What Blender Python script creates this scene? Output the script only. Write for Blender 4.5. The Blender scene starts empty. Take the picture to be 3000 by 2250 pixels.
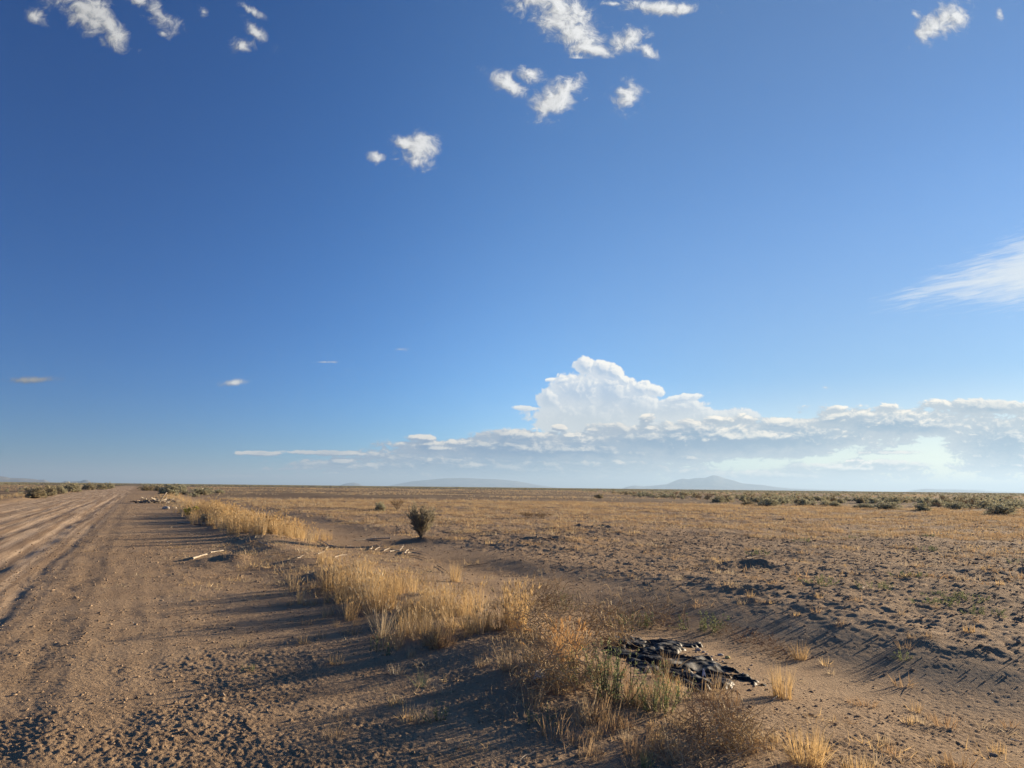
import bpy, math, random
import numpy as np
from mathutils import Vector, Matrix, Quaternion

R = math.radians
scene = bpy.context.scene
COL = scene.collection
SEED = 7
random.seed(SEED)
rng = np.random.default_rng(SEED)

# ------------------------------------------------------------------ camera
CAM_H = 1.62
FPX = 2080.0                       # focal length for a 3000 pixel wide frame
PITCH, ROLL = math.atan(303.0 / FPX), 0.0110
cam = bpy.data.cameras.new("camera")
cam.sensor_width = 36.0
cam.lens = FPX / 3000.0 * 36.0
cam.clip_start, cam.clip_end = 0.05, 200000.0
cam_ob = bpy.data.objects.new("camera", cam)
COL.objects.link(cam_ob)
CAM_ROT = Matrix.Rotation(R(90) + PITCH, 3, 'X') @ Matrix.Rotation(ROLL, 3, 'Z')
cam_ob.matrix_world = Matrix.Translation((0, 0, CAM_H)) @ CAM_ROT.to_4x4()
scene.camera = cam_ob

SUN_AZ, SUN_EL = R(54), R(10.8)      # azimuth clockwise from the view direction (+Y)
EXPOSURE = 1.50
scene.view_settings.view_transform = 'Standard'
scene.view_settings.look = 'None'
scene.view_settings.gamma = 1.0
scene.view_settings.use_curve_mapping = False
scene.view_settings.exposure = EXPOSURE
cy = scene.cycles
cy.use_denoising = True
cy.denoiser = 'OPENIMAGEDENOISE'
cy.denoising_input_passes = 'RGB_ALBEDO_NORMAL'
cy.denoising_prefilter = 'ACCURATE'
cy.use_adaptive_sampling = True
cy.adaptive_threshold = 0.01
cy.adaptive_min_samples = 12
cy.max_bounces = 5
cy.diffuse_bounces = 2
cy.glossy_bounces = 2
cy.transmission_bounces = 3
cy.volume_bounces = 0
cy.transparent_max_bounces = 6
cy.sample_clamp_indirect = 6.0
cy.sample_clamp_direct = 40.0


def ray(px, py):
    d = Vector(((px - 1500.0) / FPX, (1125.0 - py) / FPX, -1.0))
    return (CAM_ROT @ d).normalized()


def azel(px, py):
    d = ray(px, py)
    return math.degrees(math.atan2(d.x, d.y)), math.degrees(math.asin(d.z))


# ------------------------------------------------------------------ node helper
class G:
    def __init__(self, tree):
        self.t = tree
        self.n = tree.nodes
        self.l = tree.links

    def put(self, sock, v):
        if v is None:
            return
        if hasattr(v, 'is_output'):
            self.l.new(v, sock)
        else:
            try:
                sock.default_value = v
            except Exception:
                sock.default_value = (v[0], v[1], v[2], 1.0)

    def m(self, op, a, b=None, c=None, clamp=False):
        n = self.n.new('ShaderNodeMath')
        n.operation = op
        n.use_clamp = clamp
        for i, v in enumerate((a, b, c)):
            self.put(n.inputs[i], v)
        return n.outputs[0]

    def vm(self, op, a, b=None, out=0):
        n = self.n.new('ShaderNodeVectorMath')
        n.operation = op
        self.put(n.inputs[0], a)
        if op == 'SCALE':
            self.put(n.inputs[3], b)
        else:
            self.put(n.inputs[1], b)
        return n.outputs['Value'] if op in ('DOT_PRODUCT', 'LENGTH') else n.outputs[0]

    def mr(self, v, a, b, c=0.0, d=1.0, kind='SMOOTHSTEP'):
        n = self.n.new('ShaderNodeMapRange')
        n.interpolation_type = kind
        n.clamp = True
        self.put(n.inputs[0], v)
        for i, q in enumerate((a, b, c, d)):
            self.put(n.inputs[1 + i], q)
        return n.outputs[0]

    def noise(self, vec, scale, detail=4.0, rough=0.55, dist=0.0, dim='3D', out=0):
        n = self.n.new('ShaderNodeTexNoise')
        n.noise_dimensions = dim
        self.put(n.inputs['Vector'], vec)
        self.put(n.inputs['Scale'], scale)
        self.put(n.inputs['Detail'], detail)
        self.put(n.inputs['Roughness'], rough)
        self.put(n.inputs['Distortion'], dist)
        return n.outputs[out]

    def mix(self, f, a, b):
        n = self.n.new('ShaderNodeMix')
        n.data_type = 'RGBA'
        n.clamp_factor = True
        self.put(n.inputs[0], f)
        self.put(n.inputs[6], a)
        self.put(n.inputs[7], b)
        return n.outputs[2]

    def comb(self, x, y, z=0.0):
        n = self.n.new('ShaderNodeCombineXYZ')
        self.put(n.inputs[0], x)
        self.put(n.inputs[1], y)
        self.put(n.inputs[2], z)
        return n.outputs[0]

    def sep(self, v):
        n = self.n.new('ShaderNodeSeparateXYZ')
        self.put(n.inputs[0], v)
        return n.outputs


# ------------------------------------------------------------------ sun
sun = bpy.data.lights.new("sun", 'SUN')
sun.energy = 5.0
sun.angle = R(0.53)
sun.color = (1.0, 0.80, 0.56)
sun_ob = bpy.data.objects.new("sun", sun)
COL.objects.link(sun_ob)
SUN_DIR = Vector((math.sin(SUN_AZ) * math.cos(SUN_EL), math.cos(SUN_AZ) * math.cos(SUN_EL), math.sin(SUN_EL)))
sun_ob.rotation_mode = 'QUATERNION'
sun_ob.rotation_quaternion = SUN_DIR.to_track_quat('Z', 'Y')

# ------------------------------------------------------------------ world
SKY_STRENGTH = 0.05
world = bpy.data.worlds.new("World")
scene.world = world
world.use_nodes = True
wt = world.node_tree
wt.nodes.clear()
g = G(wt)
sky = wt.nodes.new('ShaderNodeTexSky')
sky.sky_type = 'NISHITA'
sky.sun_disc = False
sky.sun_elevation = SUN_EL
sky.sun_rotation = SUN_AZ
sky.altitude = 1400
sky.air_density = 1.0
sky.dust_density = 0.25
sky.ozone_density = 6.0
wo = wt.nodes.new('ShaderNodeOutputWorld')
# direction -> (u, v) on a far vertical plane north of the viewer; clouds live in the sky at infinity
CG = SKY_STRENGTH * 2 ** EXPOSURE      # cloud radiances below are written as they show at this exposure
tc = wt.nodes.new('ShaderNodeTexCoord')
DIRV = tc.outputs['Generated']
dx, dy, dz = g.sep(DIRV)
dyc = g.m('MAXIMUM', dy, 0.05)
U = g.m('DIVIDE', dx, dyc)
V = g.m('DIVIDE', dz, dyc)
UV = g.comb(U, V, 0.0)


def uv(px, py):
    d = ray(px, py)
    return Vector((d.x / d.y, d.z / d.y, 0))


FRAG = [  # px, py, rx, ry, turn (deg, clockwise on the picture), weight
    (262, 30, 80, 46, 48, 1.0), (330, 88, 60, 28, 56, 1.0), (180, -30, 90, 40, 30, .9), (102, 50, 46, 22, 35, .55), (300, 118, 26, 14, 60, .5),
    (470, 48, 80, 30, 48, .7), (395, -10, 60, 24, 30, .8), (475, 98, 24, 13, 20, .4), (597, 34, 20, 18, 60, .5),
    (735, 30, 48, 14, 30, .5), (752, 92, 62, 22, 45, .6), (705, 135, 48, 24, -20, .62),
    (1228, 438, 48, 40, 0, 1.1), (1190, 425, 36, 20, 35, .95), (1218, 474, 24, 20, 0, .8), (1103, 458, 27, 18, 20, .75), (1160, 466, 22, 6, -5, .4),
    (1640, 35, 95, 60, 35, 1.0), (1590, -5, 90, 36, 0, .9), (1690, 100, 78, 46, 45, 1.0), (1720, 140, 70, 22, 10, .9), (1800, 10, 60, 12, 0, .45),
    (1838, 120, 62, 30, -35, .85), (1895, 148, 44, 20, 30, .7), (1935, 22, 95, 20, 3, 1.0), (1690, 180, 30, 36, 40, .6),
    (1484, 246, 62, 26, 32, .8), (1555, 222, 50, 22, 10, .7), (1628, 285, 70, 40, -38, 1.0), (1600, 310, 34, 28, 40, .8), (1720, 288, 20, 7, -30, .35),
    (1838, 285, 46, 34, -30, .85), (1850, 250, 48, 22, 40, .5), (2758, 66, 74, 34, -32, 1.0), (2800, 45, 40, 32, -10, .9), (2682, 40, 22, 14, 40, .5),
    (2930, 40, 16, 24, 10, .6), (92, 1113, 92, 10, -2, .7), (685, 1121, 42, 10, -8, .75), (949, 1061, 42, 4, 0, .35), (1173, 1023, 24, 7, 0, .3), (2418, 1135, 14, 6, 0, .5),
]
TOWER = [
    (1715, 1074, 34, 30, 0, 1.05), (1764, 1080, 40, 26, 10, 1.0), (1800, 1092, 36, 26, 20, 1.0), (1832, 1116, 26, 20, 0, .9), (1884, 1140, 40, 26, 0, 1.0), (1922, 1146, 34, 26, 15, 1.0), (1650, 1116, 44, 12, -22, .9), (1612, 1112, 26, 8, -10, .7),
    (1612, 1172, 46, 40, 0, 1.0), (1700, 1150, 86, 60, 0, 1.15), (1800, 1150, 80, 50, 0, 1.15), (1870, 1190, 90, 50, 0, 1.15), (1750, 1225, 180, 50, 0, 1.25), (1545, 1196, 56, 9, 3, .9), (1990, 1170, 104, 16, -10, 1.0), (1960, 1200, 120, 34, -6, 1.1), (2110, 1222, 160, 28, 0, 1.0),
]
BANK = [
    (1510, 1284, 135, 28, 0, 1.1), (1640, 1254, 30, 11, 0, .9), (1668, 1276, 30, 10, 0, .9), (1740, 1258, 40, 10, 0, .8), (1892, 1232, 30, 18, 0, 1.0),
    (2130, 1288, 380, 40, -2, 1.6), (1600, 1318, 330, 30, 0, 1.5), (2280, 1246, 150, 24, -4, 1.0), (2610, 1240, 230, 38, 2, 1.3), (2440, 1225, 90, 22, -12, 1.0), (2880, 1192, 165, 21, 3, 1.1),
    (2950, 1300, 140, 74, 0, 1.4), (2970, 1364, 170, 24, 0, 1.1), (2010, 1343, 180, 22, 0, 1.0), (2520, 1372, 240, 26, 0, 1.0), (1800, 1352, 70, 12, 0, .8),
    (1480, 1375, 420, 44, 0, 1.5), (765, 1328, 76, 8, 1, 1.0), (990, 1328, 190, 9, 1, 1.0), (1240, 1283, 66, 15, 0, .9), (1250, 1300, 70, 14, 0, .9), (1290, 1312, 150, 15, 0, 1.1),
    (993, 1353, 78, 14, -3, 1.0), (1085, 1357, 44, 6, 0, .8), (885, 1371, 74, 8, -3, .9), (1345, 1366, 215, 26, 0, 1.2), (980, 1385, 110, 8, 0, .9), (1190, 1391, 170, 12, 0, 1.0),
    (690, 1395, 90, 5, 0, .7), (810, 1395, 40, 5, 0, .7), (395, 1398, 66, 7, 0, .8), (520, 1400, 110, 6, 0, .8), (2340, 1395, 500, 22, 0, .9), (2600, 1325, 150, 10, 0, .7), (1480, 1412, 500, 10, 0, .7),
]


def cloud_group(name, blobs, base):
    tr = bpy.data.node_groups.new(name, 'ShaderNodeTree')
    tr.interface.new_socket('P', in_out='INPUT', socket_type='NodeSocketVector')
    tr.interface.new_socket('D', in_out='OUTPUT', socket_type='NodeSocketFloat')
    h = G(tr)
    gi = tr.nodes.new('NodeGroupInput')
    go = tr.nodes.new('NodeGroupOutput')
    P = gi.outputs[0]
    acc = None
    PX, PY, _ = h.sep(P)
    for (px, py, rx, ry, a, w) in blobs:
        c = uv(px, py)
        ca, sa = math.cos(R(a)), math.sin(R(a))
        e1 = uv(px + rx * ca, py + rx * sa) - c
        e2 = uv(px + ry * sa, py - ry * ca) - c
        mp = tr.nodes.new('ShaderNodeMapping')
        mp.vector_type = 'TEXTURE'
        mp.inputs['Location'].default_value = c
        mp.inputs['Rotation'].default_value = (0, 0, math.atan2(e1.y, e1.x))
        mp.inputs['Scale'].default_value = (e1.length, e2.length, 1e9)
        tr.links.new(P if acc is None else h.comb(PX, PY, acc), mp.inputs['Vector'])   # the running value rides along in z so the nodes evaluate one after another
        r = h.vm('LENGTH', mp.outputs[0])
        d = h.m('MULTIPLY_ADD', r, -1.0, w)
        acc = d if acc is None else h.m('MAXIMUM', acc, d)
    acc = h.m('MAXIMUM', acc, -1.2)
    D = base(h, P, acc)
    tr.links.new(D, go.inputs[0])
    return tr


def frag_noise(h, P, acc):
    w = h.noise(P, 22.0, 2.0, 0.6, out=1)
    q = h.vm('ADD', P, h.vm('SCALE', h.vm('SUBTRACT', w, (0.5, 0.5, 0.5)), 0.055))
    n1 = h.noise(q, 34.0, 5.0, 0.68)
    return h.m('ADD', acc, h.m('MULTIPLY_ADD', n1, 3.3, -1.22))


def bank_noise(h, P, acc):
    q0 = h.vm('MULTIPLY', P, (1.0, 1.7, 1.0))
    w = h.noise(q0, 26.0, 2.0, 0.6, out=1)
    q = h.vm('ADD', q0, h.vm('SCALE', h.vm('SUBTRACT', w, (0.5, 0.5, 0.5)), 0.030))
    n1 = h.noise(q, 36.0, 5.0, 0.60)
    n2 = h.m('ABSOLUTE', h.m('MULTIPLY_ADD', h.noise(q, 70.0, 4.0, 0.6), 2.0, -1.0))
    n3 = h.noise(h.vm('MULTIPLY', P, (1.0, 7.0, 1.0)), 9.0, 4.0, 0.55)
    s = h.m('MULTIPLY_ADD', n1, 2.0, -1.05)
    s = h.m('ADD', s, h.m('MULTIPLY_ADD', n2, -0.75, 0.20))
    s = h.m('ADD', s, h.m('MULTIPLY_ADD', n3, 1.4, -0.7))
    return h.m('ADD', h.m('MULTIPLY', acc, 1.15), s)


def tower_noise(h, P, acc):
    w = h.noise(P, 30.0, 2.0, 0.6, out=1)
    q = h.vm('ADD', P, h.vm('SCALE', h.vm('SUBTRACT', w, (0.5, 0.5, 0.5)), 0.020))
    n1 = h.noise(q, 26.0, 4.0, 0.50)
    n2 = h.m('ABSOLUTE', h.m('MULTIPLY_ADD', h.noise(q, 48.0, 3.0, 0.5), 2.0, -1.0))
    n3 = h.m('ABSOLUTE', h.m('MULTIPLY_ADD', h.noise(q, 130.0, 2.0, 0.6), 2.0, -1.0))
    s = h.m('ADD', h.m('MULTIPLY_ADD', n1, 1.3, -0.72), h.m('MULTIPLY_ADD', n2, 0.62, 0.0))
    s = h.m('ADD', s, h.m('MULTIPLY_ADD', n3, 0.35, -0.08))
    return h.m('ADD', h.m('MULTIPLY', acc, 1.1), s)


def use(tr, P):
    n = wt.nodes.new('ShaderNodeGroup')
    n.node_tree = tr
    wt.links.new(P, n.inputs[0])
    return n.outputs[0]


# ---- clear sky: the Sky Texture, brighter and paler towards the sun's side as thin haze makes it
cosS = g.vm('DOT_PRODUCT', DIRV, tuple(SUN_DIR))
w1 = g.mr(cosS, 0.0, 0.75)
w2 = g.mr(cosS, 0.35, 1.05)
low = g.mr(dz, 0.0, 0.45, 1.0, 0.30)
dim = g.m('MULTIPLY', g.mr(cosS, 0.55, 0.95), g.mr(dz, 0.03, 0.40, 1.0, 0.25))
gain = g.m('MULTIPLY', g.m('MULTIPLY_ADD', w1, 0.50, 0.76), g.m('MULTIPLY_ADD', dim, -0.42, 1.0))
skyc = g.vm('MULTIPLY', g.vm('SCALE', sky.outputs[0], gain), g.mix(g.mr(cosS, .05, .75), (.50, .87, 1.16, 1), (.88, 1.02, 1.02, 1)))
veil = g.vm('SCALE', (0.20 / CG, 0.18 / CG, 0.05 / CG), g.m('MULTIPLY', w2, low))
skyc = g.vm('ADD', skyc, veil)
glow = g.m('MULTIPLY', g.mr(cosS, .45, 1.0), g.mr(dz, 0.0, .16, 1.0, 0.0))
skyc = g.vm('ADD', skyc, g.vm('SCALE', (0.62 / CG, 0.34 / CG, 0.02 / CG), glow))


def background(col):
    n = wt.nodes.new('ShaderNodeBackground')
    n.inputs['Strength'].default_value = SKY_STRENGTH
    wt.links.new(col, n.inputs[0])
    return n.outputs[0]


def gated(u0, v0, u1, v1, plain, other):
    """other inside the rectangle of sky (u0..u1, v0..v1), plain elsewhere: the renderer skips the unused branch"""
    gt = g.m('MULTIPLY', g.m('GREATER_THAN', U, u0), g.m('LESS_THAN', U, u1))
    gt = g.m('MULTIPLY', gt, g.m('MULTIPLY', g.m('GREATER_THAN', V, v0), g.m('LESS_THAN', V, v1)))
    gt = g.m('MULTIPLY', gt, g.m('GREATER_THAN', dy, 0.1))
    n = wt.nodes.new('ShaderNodeMixShader')
    wt.links.new(gt, n.inputs[0])
    wt.links.new(plain, n.inputs[1])
    wt.links.new(other, n.inputs[2])
    return n.outputs[0]


def box_of(blobs, k):
    us, vs = [], []
    for (px, py, rx, ry, a, w) in blobs:
        c = uv(px, py)
        for q in range(8):
            t = q * math.pi / 4
            x, y = rx * k * math.cos(t), ry * k * math.sin(t)
            p = uv(px + x * math.cos(R(a)) - y * math.sin(R(a)), py + x * math.sin(R(a)) + y * math.cos(R(a)))
            us.append(p.x)
            vs.append(p.y)
    return min(us), min(vs), max(us), max(vs)


result = background(skyc)

# ---- fragments overhead, in clusters
CLUST = [[b for b in FRAG if f(b)] for f in (
    lambda b: b[0] < 550 and b[1] < 300, lambda b: 550 < b[0] < 900 and b[1] < 300, lambda b: 1000 < b[0] < 1300 and b[1] < 700,
    lambda b: 1400 < b[0] < 2100 and b[1] < 190, lambda b: 1400 < b[0] < 2100 and 190 < b[1] < 500, lambda b: b[0] > 2600 and b[1] < 300,
    lambda b: b[0] < 300 and b[1] > 900, lambda b: 300 < b[0] < 800 and b[1] > 900, lambda b: 800 < b[0] < 1300 and b[1] > 900, lambda b: b[0] > 2300 and b[1] > 900)]
for i, cl in enumerate(CLUST):
    tr = cloud_group('fragment clouds %d' % i, cl, frag_noise)
    d0 = use(tr, UV)
    d1 = use(tr, g.vm('ADD', UV, (0.010, 0.004, 0)))
    aF = g.mr(d0, -0.10, 1.15)
    lit = g.mr(g.m('SUBTRACT', d0, d1), -0.7, 0.7)
    tone = g.m('MULTIPLY_ADD', lit, 0.30, g.m('MULTIPLY_ADD', g.mr(d0, 0.0, 1.3), 0.34, 0.36))
    tone = g.m('MULTIPLY', tone, g.m('MULTIPLY_ADD', g.mr(U, -0.75, 0.1), 0.30, 0.70))
    if i == 6: tone = g.m('MULTIPLY', tone, 0.50)               # the lens cloud low on the left is a darker grey
    cF = g.vm('SCALE', (0.92 / CG, 0.92 / CG, 0.90 / CG), tone)
    result = gated(*box_of(cl, 2.0), result, background(g.mix(g.m('MULTIPLY', aF, 0.93), skyc, cF)))

# ---- wind-drawn streak cloud on the right
c = uv(2975, 806)
tip = uv(2640, 838)
mp = wt.nodes.new('ShaderNodeMapping')
mp.vector_type = 'TEXTURE'
mp.inputs['Location'].default_value = c
ax = (c - tip)
mp.inputs['Rotation'].default_value = (0, 0, math.atan2(ax.y, ax.x) + 0.10)
mp.inputs['Scale'].default_value = (ax.length, 0.040, 1)
wt.links.new(UV, mp.inputs['Vector'])
st = mp.outputs[0]
sx, sy_, _ = g.sep(st)
half = g.m('MULTIPLY', g.m('ADD', sx, 1.0), 1.05)             # a wedge that opens to the right
sw = g.m('SUBTRACT', half, g.m('ABSOLUTE', sy_))
stn = g.noise(g.vm('MULTIPLY', st, (1.6, 4.5, 1)), 1.6, 6.0, 0.68, 0.6)
sD = g.m('ADD', sw, g.m('MULTIPLY_ADD', stn, 2.8, -1.15))
aS = g.m('MULTIPLY', g.mr(sD, -0.25, 1.3), g.mr(sx, 1.6, 3.0, 1.0, 0.0))
result = gated(tip.x - 0.05, 0.05, tip.x + 0.9, 0.6, result, background(g.mix(g.m('MULTIPLY', aS, 0.9), skyc, (0.76 / CG, 0.82 / CG, 0.87 / CG, 1))))

# ---- the bank along the horizon and the thunderhead, in strips of sky
EDGES = [(250, 640), (640, 1000), (1000, 1440), (1440, 2060), (2060, 2420), (2420, 3500)]
for i, (x0, x1) in enumerate(EDGES):
    cl = [b for b in BANK if b[0] + b[2] * 1.8 > x0 and b[0] - b[2] * 1.8 < x1]
    tr = cloud_group('bank clouds %d' % i, cl, bank_noise)
    b0 = use(tr, UV)
    b1 = use(tr, g.vm('ADD', UV, (0.0035, 0.0052, 0)))
    aB = g.mr(b0, 0.0, 0.30)
    lit1 = g.m('MULTIPLY', g.mr(g.m('SUBTRACT', b0, b1), 0.0, 0.75), g.mr(g.noise(UV, 11.0, 2.0, .5), .35, .62, .55, 1.0))
    lit2 = g.mr(b0, 0.2, 1.5, 1.0, 0.0)
    lit = g.m('ADD', g.m('MULTIPLY', lit1, 0.85), g.m('MULTIPLY', lit2, 0.25), clamp=True)
    right = g.mr(U, -0.35, 0.55)
    shade = g.mix(right, (0.04 / CG, 0.17 / CG, 0.38 / CG, 1), (0.22 / CG, 0.35 / CG, 0.49 / CG, 1))
    brite = g.mix(right, (0.86 / CG, 0.80 / CG, 0.72 / CG, 1), (1.25 / CG, 1.12 / CG, 0.92 / CG, 1))
    cB = g.mix(lit, shade, brite)
    aB = g.m('MULTIPLY', aB, g.mr(V, 0.0, 0.05, 0.80, 1.0))
    vtop = box_of(cl, 1.7)[3]
    under = skyc
    if i in (3, 4):                                              # the thunderhead stands behind the bank
        tr = cloud_group('thunderhead %d' % i, [b for b in TOWER if b[0] + b[2] * 1.8 > x0 and b[0] - b[2] * 1.8 < x1], tower_noise)
        t0 = use(tr, UV)
        t1 = use(tr, g.vm('ADD', UV, (0.0040, 0.0030, 0)))
        l1 = g.m('MULTIPLY', g.mr(g.m('SUBTRACT', t0, t1), -0.05, 0.40), g.mr(t0, 0.5, 1.7, 1.0, 0.25))
        l2 = g.mr(t0, 0.15, 0.9, 1.0, 0.0)
        hi = g.mr(V, 0.085, 0.15)
        lt = g.m('MULTIPLY', g.m('ADD', g.m('MULTIPLY', l1, 0.90), g.m('MULTIPLY', l2, 0.40), clamp=True), g.m('MULTIPLY_ADD', hi, 0.6, 0.4))
        cT = g.mix(lt, g.mix(hi, (0.62 / CG, 0.67 / CG, 0.70 / CG, 1), (0.46 / CG, 0.58 / CG, 0.74 / CG, 1)), (1.05 / CG, 1.02 / CG, 0.95 / CG, 1))
        under = g.mix(g.m('MULTIPLY', g.mr(t0, 0.0, 0.22), 0.97), skyc, cT)
        vtop = uv(1760, 1005).y
    result = gated(uv(x0, 1425).x, -0.01, uv(x1, 1425).x, vtop, result, background(g.mix(g.m('MULTIPLY', aB, 0.98), under, cB)))
wt.links.new(result, wo.inputs[0])

# ------------------------------------------------------------------ noise
_prm = np.random.default_rng(11).permutation(4096).astype(np.int64)
_ang = np.random.default_rng(12).random(4096) * 2 * np.pi
_gx, _gy = np.cos(_ang), np.sin(_ang)


def gn(x, y, seed=0):
    x = np.asarray(x, dtype=np.float64) + seed * 17.31
    y = np.asarray(y, dtype=np.float64) + seed * 9.77
    xi, yi = np.floor(x), np.floor(y)
    fx, fy = x - xi, y - yi
    xi, yi = xi.astype(np.int64), yi.astype(np.int64)
    u = fx * fx * fx * (fx * (fx * 6 - 15) + 10)
    v = fy * fy * fy * (fy * (fy * 6 - 15) + 10)

    def corner(ix, iy, ox, oy):
        k = _prm[(_prm[(xi + ix) & 4095] + yi + iy + seed * 131) & 4095]
        return _gx[k] * (fx - ox) + _gy[k] * (fy - oy)
    a, b, c, d = corner(0, 0, 0, 0), corner(1, 0, 1, 0), corner(0, 1, 0, 1), corner(1, 1, 1, 1)
    return 1.5 * ((a * (1 - u) + b * u) * (1 - v) + (c * (1 - u) + d * u) * v)


def sstep(a, b, x):
    q = np.clip((x - a) / (b - a), 0, 1)
    return q * q * (3 - 2 * q)


# s: metres across the road (to the right of the viewer's line), t: metres along it, away from the viewer
RC, RS = 0.8875, 0.4608
def to_st(x, y): return x * RC + y * RS, -x * RS + y * RC
def to_xy(s, t): return s * RC - t * RS, s * RS + t * RC


RUTS = [(-0.75, 0.20, 0.022), (-2.35, 0.26, 0.052), (-3.65, 0.22, 0.040), (-5.0, 0.26, 0.035), (-6.3, 0.26, 0.040), (-4.3, 0.14, 0.018), (-1.5, 0.10, 0.014)]
MOUNDS = [(-5.9, 15.2, 0.85, 0.13), (5.0, 14.4, 1.0, 0.12), (9.5, 13.0, 1.3, 0.10), (1.3, 20.5, 1.2, 0.12), (3.0, 26.0, 1.8, 0.14), (-2.5, 21.5, .7, .08)]


def H(x, y, micro=True):
    x = np.asarray(x, dtype=np.float64)
    y = np.asarray(y, dtype=np.float64)
    s, t = to_st(x, y)
    r = np.hypot(x, y)
    fade = 1 - sstep(70, 160, r)
    # berm of graded soil beside the road
    A = np.clip(0.17 + 0.12 * gn(t / 3.1, s * 0 + 3, 1) + 0.07 * gn(t / 1.1, s * 0, 2), 0.03, 1)
    A = A * (0.25 + 0.75 * sstep(3.6, 6.0, t))
    cs = 3.35 + 0.35 * gn(t / 4.7, s * 0, 3)
    h = A * np.exp(-((s - cs) / 0.85) ** 2) * fade
    # shallow ditch and the lip of the plain behind it
    dm = 0.75 + 0.9 * gn(t / 3.7, s / 5.0, 4)
    h = h - 0.14 * (1 - .6 * sstep(9, 14, t)) * np.clip(dm, 0, 1.3) * np.exp(-((s - 6.1 - 0.9 * gn(t / 5.1, t * 0, 5)) / 1.25) ** 2) * fade
    h = h + 0.12 * sstep(6.2, 8.8, s + 1.2 * gn(t / 4.3, s / 4.0, 6)) * fade * sstep(-3, 3, t + 6)
    pl = sstep(5.0, 9.0, s) + sstep(9.3, 11.5, -s)
    h = h + pl * (0.085 * gn(x / 6.1, y / 6.1, 7) + 0.050 * gn(x / 2.6, y / 2.6, 8)) * (1 - sstep(60, 140, r))
    h = h + 0.20 * gn(x / 38.0, y / 38.0, 9) * sstep(45, 90, r) * (1 - sstep(600, 2000, r)) * (1 - sstep(-12, -9, s) * (1 - sstep(2, 6, s)))
    for (mx, my, mr_, mh) in MOUNDS:
        d2 = ((x - mx) ** 2 + (y - my) ** 2) / mr_ ** 2
        h = h + mh * np.exp(-d2 * 1.6) * (1 + 0.5 * gn(x / .5, y / .5, 21))
    # road: ruts with small ridges, a windrow on the far side
    rd = sstep(-9.9, -9.2, s) * (1 - sstep(0.4, 1.6, s))
    h = h - 0.05 * sstep(-9.8, -8.4, s) * (1 - sstep(-1.9, -0.6, s)) * fade
    for i, (s0, w, dp) in enumerate(RUTS):
        q = (s - s0 - 0.16 * gn(t / 7.0, t * 0 + i, 10 + i)) / w
        md = np.clip(0.65 + 0.8 * gn(t / 1.9, t * 0 + i, 30 + i), 0.05, 1.3)
        h = h + dp * .62 * md * (-np.exp(-q * q) + 0.62 * np.exp(-(np.abs(q) - 1.7) ** 2 * 1.4)) * fade
    h = h + 0.14 * np.exp(-((s + 9.9) / 0.55) ** 2) * fade * np.clip(.7 + gn(t / 2.3, t * 0, 19), .1, 1.5)
    h = h + 0.004 * gn(s / 0.16, t / 1.6, 20) * rd * (1 - sstep(25, 50, r))
    # tyre tread pressed into the shoulder ruts
    for s0, w in ((-0.75, .13), (-1.5, .10), (-2.35, .14), (-3.65, .12)):
        band = np.exp(-(((s - s0 - 0.16 * gn(t / 7.0, t * 0 + (0 if s0 > -1 else 6 if s0 > -2 else 1 if s0 > -3 else 2), 10 + (0 if s0 > -1 else 6 if s0 > -2 else 1 if s0 > -3 else 2))) / w) ** 4))
        h = h + .0035 * np.sin(2 * np.pi * (t + .5 * np.abs(s - s0)) / .085) * band * sstep(-.1, .3, gn(t / 1.4, t * 0 + s0, 82)) * (1 - sstep(14, 22, r))
    # lumps and clods
    rough = 0.34 + 0.66 * sstep(-0.30, 0.35, gn(x / 1.7, y / 1.7, 22) + .5 * gn(x / .6, y / .6, 81))
    smooth_road = sstep(-8.5, -7.8, s) * (1 - sstep(-2.3, -1.4, s))
    rough = rough * (1 - 0.75 * smooth_road)
    rough = rough * (1 - 0.55 * np.exp(-((s - 6.6) / 1.1) ** 2))
    h = h + rough * (0.012 * gn(x / 0.75, y / 0.75, 23) + 0.008 * gn(x / 0.33, y / 0.33, 24)) * (1 - sstep(30, 60, r))
    pm = sstep(6.6, 8.4, s) + sstep(10.5, 12, -s)
    h = h + pm * (1 - .8 * np.exp(-((s - 6.6) / 1.1) ** 2)) * (0.022 * gn(x / 0.42, y / 0.42, 28) + .026 * np.abs(gn(x / .2, y / .2, 29)) + .014 * np.abs(gn(x / .11, y / .11, 83))) * (1 - sstep(35, 60, r))
    if micro:
        f = 1 - sstep(14, 26, r)
        f2 = 1 - sstep(6.5, 11, r)
        h = h + rough * f * 0.0042 * (np.abs(gn(x / 0.15, y / 0.15, 25)) * 1.6 - 0.4)
        h = h + rough * f2 * 0.0070 * (np.abs(gn(x / 0.07, y / 0.07, 26)) * 1.6 - 0.4)
        h = h + rough * f2 * 0.0085 * (np.abs(gn(x / 0.034, y / 0.034, 27)) * 1.6 - 0.4)
    return h


def ground_at(px, py):
    """the point of the ground that lies in that direction"""
    d = ray(px, py)
    k = np.geomspace(2.5, 600, 700)
    for _ in range(2):
        below = (CAM_H + d.z * k) < H(d.x * k, d.y * k, False)
        i = max(int(np.argmax(below)), 1) if below.any() else len(k) - 1
        k = np.linspace(k[i - 1], k[i], 60)
    x, y = d.x * k[30], d.y * k[30]
    return Vector((x, y, float(H(x, y))))


def Hz(x, y):
    return float(H(x, y))


# ------------------------------------------------------------------ object helpers
def tag(o, label=None, cat=None, group=None, kind=None):
    if label: o['label'] = label
    if cat: o['category'] = cat
    if group: o['group'] = group
    if kind: o['kind'] = kind
    return o


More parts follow.
